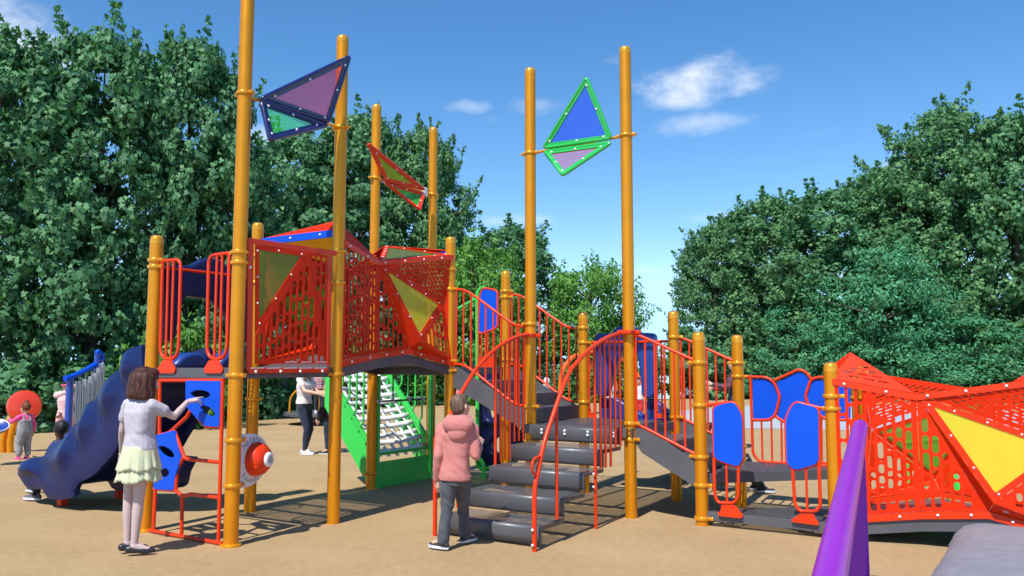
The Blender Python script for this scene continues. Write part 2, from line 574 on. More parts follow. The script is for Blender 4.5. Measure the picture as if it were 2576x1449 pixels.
# ------------------------------------------------------------------ trees
def leaf_material(name, c0, c1, c2, gloss=.6):
    m = bpy.data.materials.new(name)
    N, L, p = nodes_of(m)
    out = N['Material Output']
    geo = N.new('ShaderNodeNewGeometry')
    r = N.new('ShaderNodeValToRGB'); e = r.color_ramp.elements
    e[0].position = 0; e[0].color = (*c0, 1); e[1].position = 1; e[1].color = (*c2, 1)
    q = e.new(.55); q.color = (*c1, 1)
    L.new(geo.outputs['Random Per Island'], r.inputs[0])
    L.new(r.outputs[0], p.inputs['Base Color'])
    p.inputs['Roughness'].default_value = gloss
    p.inputs['Specular IOR Level'].default_value = .3
    tl = N.new('ShaderNodeBsdfTranslucent')
    br = N.new('ShaderNodeMixRGB'); br.blend_type = 'MULTIPLY'; br.inputs[0].default_value = 1; br.inputs[2].default_value = (1.3, 1.5, .45, 1)
    L.new(r.outputs[0], br.inputs[1]); L.new(br.outputs[0], tl.inputs[0])
    mx = N.new('ShaderNodeMixShader'); mx.inputs[0].default_value = .22
    L.new(p.outputs[0], mx.inputs[1]); L.new(tl.outputs[0], mx.inputs[2]); L.new(mx.outputs[0], out.inputs[0])
    return m


M_leafA = leaf_material('maple_leaf_dark', (.030, .105, .045), (.066, .195, .080), (.140, .320, .130), .6)
M_leafB = leaf_material('bright_leaf', (.055, .165, .024), (.095, .255, .038), (.150, .350, .060), .6)
M_leafC = leaf_material('blue_green_leaf', (.036, .170, .080), (.068, .265, .125), (.115, .360, .185), .6)
M_leafD = leaf_material('olive_leaf', (.034, .108, .042), (.076, .198, .072), (.150, .320, .115), .6)
M_bark = mat('bark', (.15, .12, .10), .9, bump=.8, bscale=18, var=.3, vscale=9)

MAPLE = [(0, 0), (.22, -.10), (.50, .02), (.36, .22), (.52, .50), (.22, .48), (0, 1.0), (-.22, .48), (-.52, .50), (-.36, .22), (-.50, .02), (-.22, -.10)]
OVAL = [(0, 0), (.16, .25), (.22, .55), (.12, .85), (0, 1.05), (-.12, .85), (-.22, .55), (-.16, .25)]


def crown_mesh(name, seed, n, leaf, H, R, zlow, shape, m, clumps=70, clump_r=.55):
    """crown H tall and R in radius, foot at zlow: leaf clumps over and through an uneven crown volume"""
    rng = np.random.default_rng(seed)
    # clump centres: mostly towards the shell
    C = []
    while len(C) < clumps:
        th = rng.uniform(0, 2 * pi); t = rng.beta(1.1, 1.1)
        z = zlow + t * (H - zlow)
        # radius profile: full body narrowing to the top, slightly at the foot
        prof = (1 - max(0, (t - .55) / .45) ** 2.6) ** .55 * (0.80 + .20 * min(1, t / .2))
        lob = 1 + .16 * sin(3 * th + seed) * cos(5 * t + seed) + .10 * sin(7 * th + 9 * t + seed)
        rr = R * prof * lob * (1 - .62 * rng.random() ** 2.4)
        C.append((rr * cos(th), rr * sin(th), z, rng.uniform(.6, 1.25)))
    C = np.array(C)
    idx = rng.integers(0, clumps, n)
    d = rng.normal(size=(n, 3)); d /= np.linalg.norm(d, axis=1)[:, None]
    rad = clump_r * C[idx, 3] * rng.random(n) ** .45
    P = C[idx, :3] + d * rad[:, None] * np.array([1, 1, .78])
    # a few stray shoots on the outside
    k = n // 22
    P[:k] = C[idx[:k], :3] * np.array([1.05, 1.05, 1.0]) + d[:k] * (clump_r * 1.2 * rng.random(k))[:, None] + np.array([0, 0, .10])
    # leafy shoots that stick out of the crown and make its outline ragged
    ns = 110; m_ = n // 9; per = m_ // ns
    for q in range(ns):
        c = C[rng.integers(0, clumps), :3]
        v = np.array([c[0] / R, c[1] / R, .55 + .5 * c[2] / H]) + rng.normal(size=3) * .25; v /= np.linalg.norm(v)
        s0 = c + v * clump_r * .5; L_ = rng.uniform(.5, 1.15) * (.6 + .5 * H / 9.5) * .8
        i0 = k + q * per
        tt = rng.random(per) ** .8
        P[i0:i0 + per] = s0 + v * (tt * L_)[:, None] + rng.normal(size=(per, 3)) * (.13 * (1.1 - tt))[:, None]
    out = d + 0.8 * np.c_[P[:, 0] / R, P[:, 1] / R, np.full(n, .55)] + rng.normal(size=(n, 3)) * .45
    out /= np.linalg.norm(out, axis=1)[:, None]
    tip = rng.normal(size=(n, 3)) * .7 + np.array([0, 0, -.75]) + out * .25
    tip -= out * (tip * out).sum(1)[:, None]
    tip /= np.linalg.norm(tip, axis=1)[:, None] + 1e-9
    side = np.cross(tip, out)
    sz = leaf * rng.uniform(.65, 1.3, n)
    S = np.array(shape); kk = len(S)
    fold = np.abs(S[:, 0])[None, :] * rng.uniform(-.1, .5, n)[:, None]
    droop = (S[:, 1] ** 2)[None, :] * rng.uniform(-.35, .15, n)[:, None]
    co = P[:, None, :] + sz[:, None, None] * (side[:, None, :] * S[None, :, 0, None] + tip[:, None, :] * S[None, :, 1, None] + out[:, None, :] * (fold + droop)[:, :, None])
    co = co.reshape(-1, 3)
    me = bpy.data.meshes.new(name)
    me.vertices.add(n * kk); me.vertices.foreach_set('co', co.astype(np.float32).ravel())
    me.loops.add(n * kk); me.loops.foreach_set('vertex_index', np.arange(n * kk, dtype=np.int32))
    me.polygons.add(n); me.polygons.foreach_set('loop_start', np.arange(0, n * kk, kk, dtype=np.int32))
    me.update(calc_edges=True)
    me.materials.append(m)
    return me, C


def trunk_mesh(name, H, R, C, seed, m):
    rnd = random.Random(seed)
    b = MB()
    base = [Vector((0, 0, -.3)), Vector((.06, .03, H * .2)), Vector((-.05, .06, H * .45)), Vector((.04, -.03, H * .7)), Vector((0, 0, H * .93))]
    b.tube(spline(base, 16), [.22 * H / 9, .02], 9)
    order = list(range(len(C))); rnd.shuffle(order)
    for i in order[:26]:
        x, y, z, _ = C[i]
        z0 = max(.3, z - rnd.uniform(.5, 1.6))
        b.tube(spline([Vector((0, 0, z0)), Vector((x * .5, y * .5, z0 + (z - z0) * .35 + .1)), Vector((x, y, z))], 6), [.055, .01], 5)
    me = bpy.data.meshes.new(name)
    me.from_pydata(b.v, [], b.f); me.polygons.foreach_set('use_smooth', [True] * len(me.polygons))
    me.materials.append(m)
    return me


KINDS = {}
def kind(key, seed, n, leaf, H, R, zlow, shape, m, clumps, clump_r):
    c, C = crown_mesh('crown_' + key, seed, n, leaf, H, R, zlow, shape, m, clumps, clump_r)
    KINDS[key] = (c, trunk_mesh('trunk_' + key, H, R, C, seed, M_bark), H, R)


kind('maple', 3, 35000, .138, 9.5, 2.3, .1, MAPLE, M_leafA, 430, .42)
kind('maple two', 8, 35000, .138, 9.5, 2.3, .1, MAPLE, M_leafA, 430, .42)
kind('olive', 12, 42000, .115, 9.5, 2.4, .1, MAPLE, M_leafD, 480, .43)
kind('bright', 21, 20000, .165, 6.0, 2.1, .5, OVAL, M_leafB, 200, .55)
kind('blue green', 33, 20000, .13, 6.0, 2.2, .1, OVAL, M_leafC, 200, .52)
kind('bush', 41, 2600, .17, 2.0, 1.1, .0, OVAL, M_leafB, 36, .34)
kind('dark bush', 44, 3400, .16, 2.2, 1.3, .0, MAPLE, M_leafA, 40, .38)


def tree(name, key, px, top, dist, wpx, rot, label, cat='tree', group=None, basez=-.25):
    """a tree at ground distance dist under picture column px, its top reaching picture height top, wpx wide there"""
    d = cray(px, 980); d = Vector((d.x, d.y, 0)) * (dist / d.y)
    t = cray(px, top); ztop = CAM_H + t.z / t.y * dist
    c, tr, H, R = KINDS[key]
    sz = (ztop - basez) / (H + .35); sr = wpx * dist / 2075 / 2 / (R * 1.0)
    e = bpy.data.objects.new(name, None); COL.objects.link(e)
    e.location = (d.x, d.y, basez); e.rotation_euler = (0, 0, rot); e.scale = (sr, sr, sz)
    tag(e, label, cat, group)
    for nm, me in (('crown', c), ('trunk', tr)):
        q = bpy.data.objects.new(nm, me); COL.objects.link(q); q.parent = e
    return e


GT = 'trees along the edge of the playground'
T = [
    ('maple_tree', 'maple', -40, 95, 22, 460, .3, 'dark green maple cut by the left edge of the photo, cloud above its crown'),
    ('maple_tree', 'maple two', 225, 62, 23, 400, 1.9, 'tallest dark green maple, behind the drum spinner and the chimes'),
    ('maple_tree', 'maple', 455, 92, 24, 330, 4.1, 'dark green maple behind the girl and the left end post of the play structure'),
    ('maple_tree', 'maple two', 560, 330, 25, 300, 5.2, 'lower dark maple crown directly behind the tallest yellow post'),
    ('maple_tree', 'maple two', 730, 330, 35, 330, .8, 'dark maple behind the red perforated roof, below the navy sail'),
    ('maple_tree', 'maple', 900, 285, 36, 330, 2.6, 'dark maple rising between the navy sail post and the red sail'),
    ('maple_tree', 'olive', 1050, 318, 36, 260, 3.9, 'dark maple behind the pair of posts carrying the red sail'),
    ('maple_tree', 'maple two', 1290, 560, 39, 270, 1.1, 'smaller dark maple behind the tall post left of the green sail'),
    ('maple_tree', 'olive', 1805, 560, 42, 205, 2.2, 'left end maple of the right hand tree row, beside the open sky gap'),
    ('maple_tree', 'olive', 1940, 492, 42, 310, 3.4, 'maple second from the sky gap, behind the post beside the blue guard panels'),
    ('maple_tree', 'maple two', 2110, 470, 42, 330, .2, 'maple of the right hand row rising above the pale blue-green tree'),
    ('maple_tree', 'olive', 2250, 418, 42, 320, 5.6, 'maple just left of the tallest right hand one, over the red tunnel roof peak'),
    ('maple_tree', 'olive', 2410, 268, 41, 360, 1.5, 'tallest maple of the right hand row, behind the red tunnel at the right'),
    ('maple_tree', 'maple', 2575, 285, 40, 340, 2.9, 'maple at the right edge of the photo, beside the tallest of its row'),
]
for nm, key, px, top, dist, w, rot, lab in T:
    tree(nm, key, px, top, dist, w, rot, lab, 'tree', GT)
for px, top, dist, w, rot, lab in [
    (1190, 590, 34, 250, .5, 'bright green tree behind the ramp and its blue panel, right of the red tunnel'),
    (1490, 652, 37, 225, 2.2, 'bright green tree standing alone between the two posts of the green sail'),
]:
    tree('leafy_tree', 'bright', px, top, dist, w, rot, lab, 'tree', 'bright green young trees')
for px, top, dist, w, rot, lab in [
    (2210, 610, 39, 340, .5, 'pale blue-green tree in front of the right hand maples, above the red tunnel peak'),
    (2010, 760, 39.5, 260, 1.7, 'low blue-green tree left of the pale one, over the blue guard panels'),
    (2440, 790, 37.5, 360, 2.7, 'low blue-green tree at the right, directly behind the right red tunnel roof'),
]:
    tree('leafy_tree', 'blue green', px, top, dist, w, rot, lab, 'tree', 'blue green trees before the maples')
for key, px, top, dist, w, rot, lab in [
    ('bush', 490, 790, 21.2, 190, .4, 'bright leafy bush seen between the two red barriers of the left deck'),
    ('bush', 740, 830, 29, 230, 2.4, 'bright leafy bush seen through the slots of the red panel on the left deck'),
    ('bush', 345, 850, 20.8, 150, 1.4, 'bright leafy bush behind the top bend of the navy slide'),
    ('bush', 900, 850, 33, 260, 1.0, 'bright leafy bush behind the slotted tunnel wall, above the net climber'),
    ('bush', 1130, 900, 34.5, 200, 3.0, 'bright leafy bush behind the post at the tunnel end, left of the ramp'),
    ('bush', 1500, 920, 37.5, 170, 4.0, 'low bright bush under the lone bright tree, behind the stair railings'),
    ('bush', 1635, 895, 40, 80, 5.0, 'narrow bright bush at the sky gap, behind the blue slide hood'),
    ('dark bush', 40, 880, 20.4, 260, .1, 'dark bush behind the toddler and the red drum'),
    ('dark bush', 230, 900, 20.8, 240, 1.3, 'dark bush behind the chimes'),
    ('dark bush', 420, 930, 21.5, 240, 2.2, 'dark bush behind the navy slide and the brown haired girl'),
    ('dark bush', 620, 935, 26, 240, 3.3, 'dark bush behind the climber frame and its blue panels'),
    ('dark bush', 760, 935, 31.5, 210, 4.2, 'dark bush behind the woman in jeans, under the left deck'),
    ('dark bush', 920, 925, 33, 220, 5.1, 'dark bush behind the green net climber'),
    ('dark bush', 1100, 940, 34.8, 180, 5.9, 'dark bush behind the red haired child'),
    ('dark bush', 1330, 900, 36.5, 230, .9, 'dark bush behind the ramp railing and the pale hooded child'),
    ('dark bush', 1790, 820, 40.5, 230, 1.6, 'dark bush at the foot of the right hand row, behind the ramp railing'),
    ('dark bush', 1960, 840, 41, 230, 2.7, 'dark bush behind the blue panels of the low deck'),
    ('dark bush', 2140, 850, 40, 230, 3.6, 'dark bush behind the peak of the right red tunnel'),
    ('dark bush', 2330, 860, 39, 260, 4.4, 'dark bush behind the dip in the right tunnel roof'),
    ('dark bush', 2540, 850, 37, 260, 5.3, 'dark bush at the right edge behind the red tunnel'),
]:
    tree('bush', key, px, top, dist, w, rot, lab, 'bush', 'bushes at the foot of the trees', -.05)
# ------------------------------------------------------------------ the play structure
PLAY = thing('play_structure', 'large yellow, red and blue climbing structure with red tunnels, stairs and coloured sails', 'play structure', g(2.2, 1.2))
PR = .0635
POST = {1: (0, 0, 5.9), 2: (1.245, 0, 5.05), 3: (0, -1.235, 2.85), 4: (1.245, -1.24, 3.16), 5: (3.19, -1.262, 5.05), 6: (4.42, -1.262, 5.04),
        7: (3.17, 0, 3.15), 8: (4.42, 0, 2.85), 9: (3.13, 1.175, 5.05), 10: (3.13, 2.39, 5.05), 11: (4.42, 1.175, 2.25), 12: (4.43, 2.38, 2.22),
        13: (3.14, 3.15, 1.91), 14: (4.44, 3.14, 1.92), 15: (3.15, 4.41, 1.60), 16: (4.44, 4.41, 1.60)}
PZ = {}
POBJ = {}


def post(i, label=None):
    a, b, h = POST[i]
    c = g(a, b)
    m = MB().lathe([(PR, -.05), (PR, h - .075)], c, 24)
    o = m.build('post', M_post, PLAY)
    if label: o['label'] = label
    r = PR
    d = MB().lathe([(r * 1.015, h - .085), (r * 1.015, h - .05), (r * .96, h - .028), (r * .8, h - .010), (r * .5, h - .001), (r * .1, h + .003)], c, 24)
    d.build('cap', M_clamp, o, smooth=40)
    POBJ[i] = o
    return o


def post_z(i, py, px=None):
    """height on post i's axis that appears at picture height py"""
    a, b, h = POST[i]
    c = g(a, b)
    # d = ray with y/z solved at the depth of the post
    y = -(py - 724.5) / 2075
    return CAM_H + c.y * (sin(PITCH) + y * cos(PITCH)) / (cos(PITCH) - y * sin(PITCH))


def collar(i, z, ears=('a', 1), th=.036, red=False):
    """pipe clamp round a post with a bolted ear on each side"""
    a, b, h = POST[i]
    c = g(a, b, z)
    R = PR + .016
    m = MB().lathe([(PR + .001, -th / 2), (R - .004, -th / 2), (R, -th / 2 + .006), (R, th / 2 - .006), (R - .004, th / 2), (PR + .001, th / 2)], c, 22, cap=False)
    D = U if ears[0] == 'a' else V
    W = V if ears[0] == 'a' else U
    for s in ((-1, 1) if ears[1] == 0 else (ears[1],)):
        q = c + D * (s * (PR + .028))
        m.box(q, .05, .045, th * .95, (D, W, ZV))
        m.lathe([(.012, 0), (.012, .006), (.006, .010)], q + W * .022, 8, W)
        m.lathe([(.012, 0), (.012, .006), (.006, .010)], q - W * .022, 8, -W)
    return m.build('collar', M_red if red else M_clamp, POBJ[i], 40, bevel=.003)


def flange(i):
    a, b, h = POST[i]
    c = g(a, b)
    R = PR + .028
    MB().lathe([(R, 0), (R, .016), (R - .008, .022), (PR, .024)], c, 24).box(c - V * (PR + .03) + ZV * .011, .06, .09, .022, (U, V, ZV)).build('base_flange', M_clamp, POBJ[i], 40)


for i in POST: post(i)
for i in (1, 3): flange(i)
# ------------------------------------------------------------------ helpers for panels
def zm(x0, y0, s):
    """enlargement of the picture -> 2576-wide picture coordinates"""
    return lambda x, y: ((x0 + x / s) / 1.49068, (y0 + y / s) / 1.49068)


def stadium(cx, cy, w, h, dx, dy, k=5):
    """rounded slot centred at c, length h along (dx,dy), width w"""
    r = w / 2; l = max(h / 2 - r, 0.0005)
    nx, ny = -dy, dx
    pts = []
    for s in (1, -1):
        for j in range(k + 1):
            t = -pi / 2 + pi * j / k
            pts.append((cx + s * (dx * (l + r * cos(t)) - nx * (r * sin(t))), cy + s * (dy * (l + r * cos(t)) - ny * (r * sin(t)))))
    return pts


def slot_holes(poly, d, seed, pitch=.077, w=.052, lens=(.10, .13, .17, .21), gap=.022, marg=.024):
    """columns of rounded slots of uneven length that fill a 2-D polygon, running along d"""
    rnd = random.Random(seed)
    l = sqrt(d[0] ** 2 + d[1] ** 2); dx, dy = d[0] / l, d[1] / l
    nx, ny = dy, -dx
    inn = inset_poly(poly, marg)
    S = [p[0] * nx + p[1] * ny for p in inn]; Tt = [p[0] * dx + p[1] * dy for p in inn]
    out = []
    n = max(1, int((max(S) - min(S) - w) / pitch))
    s0 = (max(S) + min(S)) / 2 - (n) * pitch / 2
    for c in range(n + 1):
        s = s0 + c * pitch
        run = None; runs = []
        step = .006
        t = min(Tt)
        while t <= max(Tt) + step:
            ok = all(inside(inn, nx * (s + q) + dx * t, ny * (s + q) + dy * t) for q in (-w / 2, 0, w / 2))
            if ok and run is None: run = t
            if not ok and run is not None: runs.append((run, t - step)); run = None
            t += step
        for a, b in runs:
            t = a + rnd.choice((0, 0, .02, .045)) if b - a > .25 else a
            while b - t > w * .9:
                h = min(rnd.choice(lens), b - t)
                if b - t - h < w * 1.2: h = b - t
                out.append(stadium(nx * s + dx * (t + h / 2), ny * s + dy * (t + h / 2), w, max(h, w), dx, dy))
                t += h + gap
    return out


def dash_holes(poly, d, pitch=.030, w=.011, ln=.085, gap=.03, marg=.035):
    l = sqrt(d[0] ** 2 + d[1] ** 2); dx, dy = d[0] / l, d[1] / l
    nx, ny = dy, -dx
    inn = inset_poly(poly, marg)
    S = [p[0] * nx + p[1] * ny for p in inn]; Tt = [p[0] * dx + p[1] * dy for p in inn]
    out = []
    s = min(S) + w; row = 0
    while s < max(S):
        t = min(Tt) + (row % 2) * (ln + gap) / 2 - ln
        while t < max(Tt):
            q = [(nx * (s + u) + dx * (t + v), ny * (s + u) + dy * (t + v)) for u in (-w / 2, w / 2) for v in (0, ln / 2, ln)]
            if all(inside(inn, *p) for p in q):
                out.append(stadium(nx * s + dx * (t + ln / 2), ny * s + dy * (t + ln / 2), w, ln, dx, dy, 3))
            t += ln + gap
        s += pitch; row += 1
    return out


class BoltList:
    """remembers bolts for one part; the bigger ones become bolt objects, the many tiny ones of the panes one mesh"""
    def __init__(s): s.l = []
    def bolt(s, c, n, r=.011): s.l.append((Vector(c), Vector(n).normalized(), r))
    def build(s, name, m, parent, smooth=60):
        small = MB()
        for c, n, r in s.l:
            if r >= .0125 and NB[0] < 100:
                NB[0] += 1
                MB().bolt(c, n, r).build('bolt', m, parent, smooth)
            else: small.bolt(c, n, r)
        if small.v:
            o = small.build('small_bolts', m, parent, smooth); o['kind'] = 'stuff'


NB = [0]
BOLTS = [None]


def facet(name, pts, style, parent, seed=1, up=ZV, m=None, th=.007, frame=.05, pane=None, out=None, bolts=True, holes_kw={}, rad=.02):
    """one flat folded-steel facet: solid, slotted, dashed, or a frame with a coloured pane set behind it"""
    fr = plane_frame(*pts[:3])
    poly = [to2(fr, p) for p in pts]
    nrm = fr[1].cross(fr[2])
    if out is not None and nrm.dot(out) < 0: nrm = -nrm
    d = (Vector(up).dot(fr[1]), Vector(up).dot(fr[2]))
    outline = inset_poly(poly, .003)
    holes = []
    if style == 'slot': holes = slot_holes(poly, d, seed, **holes_kw)
    elif style == 'dash': holes = dash_holes(poly, d, **holes_kw)
    elif style == 'window': holes = [round_poly(inset_poly(poly, frame), rad)]
    o = sheet(name, fr[0], fr[1], fr[2], outline, holes, th, m or M_redp, parent, 0.0)
    if style == 'window':
        pn = round_poly(inset_poly(poly, frame * .72), rad)
        sheet('pane', Vector(fr[0]) - nrm * .009, fr[1], fr[2], pn, [], .006, pane, o)
        if bolts and BOLTS[0] is not None:
            q = inset_poly(poly, frame * .6)
            for i in range(len(q)):
                a, b = Vector((*q[i], 0)), Vector((*q[(i + 1) % len(q)], 0))
                L_ = (b - a).length
                k = max(1, round(L_ / .27))
                for j in range(k):
                    p = a.lerp(b, (j + .5) / k if k > 1 else .5) if False else a.lerp(b, (j + .12) / k)
                    BOLTS[0].bolt(Vector(fr[0]) + fr[1] * p.x + fr[2] * p.y + nrm * .004, nrm, .010)
    return o


M_pyel = pane_mat('yellow_acrylic', (.95, .85, .16), (.92, .82, .07), .58, .35)
M_pgrn = pane_mat('green_acrylic', (.62, .72, .26), (.42, .55, .12), .35, .4)
M_pmag = pane_mat('pink_acrylic', (1.0, .56, .66), (.90, .34, .42), .26, .5)
M_pblu = pane_mat('blue_acrylic', (.42, .62, 1.0), (.16, .30, .90), .30, .4)
M_pamb = pane_mat('amber_acrylic', (.80, .52, .10), (.70, .45, .08), .5, .5)

# ------------------------------------------------------------------ faceted tunnel
def tunnel(org, t_dir, o_dir, z0, seed, label, hoop, far_start=None):
    """two-fold symmetric folded crawl tunnel: org is the post end of the near wall, t along it, o outwards"""
    LT, OC = 1.925, -.6225

    def P(t, o, z, flip=False):
        if flip: t, o = LT - t, 2 * OC - o
        return org + t_dir * t + o_dir * o + ZV * (z0 + z)
    root = sheet('tunnel', P(0, 0, 0), t_dir, o_dir, [(0.02, -.02), (.03, -.02), (.03, -.03)], [], .004, M_redp, PLAY)
    bpy.data.objects.remove(root)
    # floor strip: the mesh the other pieces hang from
    near = [(0, 0, 0), (.68, -.12, .09), (1.19, -.10, .145), (1.925, 0, 0)]
    far = [(LT - t, 2 * OC - o, z) for t, o, z in near][::-1]
    def z_of(ln, t):
        for (t0, o0, a), (t1, o1, b) in zip(ln, ln[1:]):
            if t0 - 1e-6 <= t <= t1 + 1e-6:
                f = (t - t0) / (t1 - t0); return o0 + (o1 - o0) * f, a + (b - a) * f
    ts = sorted({0, .68, .735, 1.19, 1.245, 1.925})
    fb = MB()
    for a, b in zip(ts, ts[1:]):
        q = []
        for t in (a, b):
            for ln in (near, far):
                o_, z_ = z_of(ln, t); q.append(P(t, o_, z_))
        top = [q[0], q[1], q[3], q[2]]
        fb.prism([p + ZV * .0 for p in top], (0, 0, -.012))
    floor = fb.build('tunnel', M_deck, PLAY, smooth=0)
    floor['label'] = label
    BOLTS[0] = BoltList()
    for flip in (False, True):
        od = o_dir if not flip else -o_dir
        A0, B0 = P(0, 0, 1.31, flip), P(0, 0, .07, flip)
        D, Q, BMp = P(.68, -.13, 1.18, flip), P(.68, -.12, .16, flip), P(1.19, -.10, .215, flip)
        M, R1 = P(1.24, .02, .30, flip), P(1.80, -.07, .775, flip)
        TR, BR = P(1.885, 0, 1.37, flip), P(1.885, 0, .07, flip)
        E = P(.13, -.22, 1.555, flip)
        D2, E2, TR2 = P(.68, -.13, 1.18, not flip), P(.13, -.22, 1.555, not flip), P(1.885, 0, 1.37, not flip)
        s = seed + 17 * flip
        facet('side_panel', [B0, A0, D, Q], 'slot', floor, s + 1, out=od)
        facet('side_panel', [Q, D, BMp], 'slot', floor, s + 2, out=od)
        facet('fold_strip', [D, BMp, M], 'solid', floor, out=od)
        facet('side_window', [D, M, R1], 'window', floor, out=od, pane=M_pyel if not flip else M_pgrn, frame=.055)
        facet('side_grille', [D, R1, TR], 'dash', floor, up=(R1 - D), out=od)
        facet('side_panel', [BMp, M, BR], 'slot', floor, s + 3, out=od)
        facet('side_panel', [M, R1, BR], 'slot', floor, s + 4, out=od)
        facet('end_stile', [R1, TR, BR], 'solid', floor, out=od)
        facet('roof_grille', [A0, D, E], 'dash', floor, up=(D - A0), out=ZV, holes_kw=dict(pitch=.042, w=.017, ln=.095, gap=.03, marg=.03))
        X2 = D2.lerp(TR2, far_start) if far_start else D2
        if flip or not far_start: facet('roof_window', [E, X2, TR2], 'window', floor, out=ZV, pane=M_pgrn if flip else M_pamb, frame=.06)
        # rims and the entrance hoop
        r = MB()
        rim = [(A0, D), (D, TR)]
        for a, b in rim: r.prism([a + od * .004, b + od * .004, b + od * .004 - ZV * .055, a + od * .004 - ZV * .055], od * .012)
        for a, b in ((B0, Q), (Q, BMp), (BMp, BR)): r.prism([a + od * .004, b + od * .004, b + od * .004 - ZV * .062, a + od * .004 - ZV * .062], od * .012)
        for a, b in ((A0, D), (D, TR)):
            nb = max(2, round((b - a).length / .32))
            for j in range(nb): BOLTS[0].bolt(a.lerp(b, (j + .3) / nb) + od * .017 - ZV * .027, od, .013)
        for a, b in ((B0, Q), (Q, BMp), (BMp, BR)):
            nb = max(1, round((b - a).length / .32))
            for j in range(nb): BOLTS[0].bolt(a.lerp(b, (j + .5) / nb) + od * .017 - ZV * .03, od, .013)
        a0, b0 = P(.012, 0, 1.31, flip), P(.012, 0, .0, flip)
        r.prism([a0, b0, b0 - od * .03, a0 - od * .03], (D - A0).normalized() * .02)
        r.build('rim', M_red, floor, smooth=0)
        tb = MB()
        e1, e2 = P(0, -.02, 1.43, flip), P(0, -1.225, 1.43, flip)
        tb.prism([e1 - ZV * .075, e2 - ZV * .075, e2, e1], -t_dir * .02 * (1 if not flip else -1))
        facet('roof_grille', [e1, e2, E], 'dash', floor, up=(e2 - e1), out=-t_dir * (1 if not flip else -1), holes_kw=dict(pitch=.034, w=.012, marg=.022))
        facet('roof_gusset', [A0, e1, E], 'solid', floor)
        hp = tb.build('entrance_hoop', hoop, floor, smooth=0)
        for f_ in (.25, .62): BOLTS[0].bolt(e1.lerp(e2, f_) - ZV * .037 - t_dir * (.02 if not flip else -.02), -t_dir * (1 if not flip else -1), .014)
        fas = MB()
        for a, b in zip([(t, o_, z_) for t, o_, z_ in near], near[1:]):
            p, q = P(*a, flip), P(*b, flip)
            fas.prism([p - od * .006 - ZV * .013, q - od * .006 - ZV * .013, q - od * .006 - ZV * .10, p - od * .006 - ZV * .10], -od * .012)
        fas.build('floor_edge', M_deck, floor, smooth=0)
    BOLTS[0].build('bolts', M_bolt, floor, 60)
    return floor


ZA = 1.55
tunnel(g(1.245 + .02, .05), U, V, ZA, 5, 'upper red tunnel between the two high decks', M_blue)

# ------------------------------------------------------------------ decks
M_perf = perf_mat('punched_deck', (.088, .088, .098), .034, .34, .45, 'Object', -radians(57.5))
M_slotdeck = perf_mat('slotted_deck', (.088, .088, .098), .03, .3, .45, 'Object', -radians(57.5), slot=(.10, .026, .40, .22))


def deck(name, corners, z, th=.095, perf=None, label=None, inset=0.0):
    """square or triangular steel deck: punched top sheet, folded sides, two stiffeners below"""
    P = [Vector((c.x, c.y, z)) for c in corners]
    ce = sum(P, Vector()) / len(P)
    t = MB(); t.add([p + (ce - p).normalized() * .012 for p in P], [tuple(range(len(P)))])
    o = t.build(name, perf or M_perf, PLAY, smooth=0)
    if label: o['label'] = label
    s = MB()
    for i in range(len(P)):
        a, b = P[i], P[(i + 1) % len(P)]
        inn = ((ce - a) - (b - a) * ((ce - a).dot(b - a) / (b - a).length_squared)).normalized()
        d = (b - a).normalized()
        s.prism([a + d * .05, b - d * .05, b - d * .05 - ZV * th, a + d * .05 - ZV * th], inn * .012)
    s.build('deck_side', M_deck, o, smooth=0, bevel=.003)
    k = MB()
    for f in (.33, .67):
        a, b = P[0].lerp(P[1], f), P[-1].lerp(P[2], f) if len(P) == 4 else P[2]
        d = (b - a)
        k.box((a + b) / 2 - ZV * (.035 + .012), .04, d.length - .06, .06, (d.normalized().cross(ZV), d.normalized(), ZV))
    k.build('stiffener', M_deck, o, smooth=0)
    return o


deck('deck', [g(0, 0), g(1.245, 0), g(1.245, -1.24), g(0, -1.235)], ZA, label='high deck over the climber frame')
deck('deck', [g(3.18, 0), g(4.42, 0), g(4.42, -1.262), g(3.19, -1.262)], ZA, label='high deck at the top of the ramp')

# collars on the left tower
z1 = zm(500, 820, 5.367); z2 = zm(540, 1250, 5.367); z3 = zm(480, 780, 2.0698); z5 = zm(480, 1350, 1.7885); zc = zm(0, 1200, 1.5094)
for i, py in ((3, 655), (3, 672)): collar(i, post_z(i, py), ('b', 1))
for py in (635, 661): collar(1, post_z(1, py), ('b', -1) if py < 650 else ('a', 1))
collar(1, post_z(1, 944), ('b', 0))
for py in (1107, 1221): collar(1, post_z(1, py), ('a', 1))
for py in (633, 712): collar(2, post_z(2, py), ('a', 1 if py < 700 else -1))
collar(2, post_z(2, 941), ('a', 0))
collar(2, post_z(2, 322), ('b', 0), .03)
collar(1, post_z(1, 236), ('b', 0), .03)
for py in (1003, 712, 645): collar(4, post_z(4, py), ('a', 1))
collar(5, post_z(5, 449), ('a', 0), .03); collar(6, post_z(6, 490), ('a', 0), .03)
for py in (1190, 937, 745, 690): collar(5, post_z(5, py), ('a', 0), .034)
for py in (1170, 900): collar(6, post_z(6, py), ('a', 0), .034)
for py in (678, 728, 908, 932): collar(7, post_z(7, py), ('b', 1) if py != 678 else ('a', -1))
for py in (733, 748, 905): collar(8, post_z(8, py), ('b', 1))

# ------------------------------------------------------------------ gate barriers on the left deck (between posts 3 and 1)
def pipe_part(name, paths, r, m, parent=PLAY, fillet=.03, seg=10):
    b = MB()
    for p in paths: b.tube(p, r, seg, fillet)
    return b.build(name, m, parent, 50)


def A_(f, a=0.0): return lambda x, y: onA(*f(x, y), a)


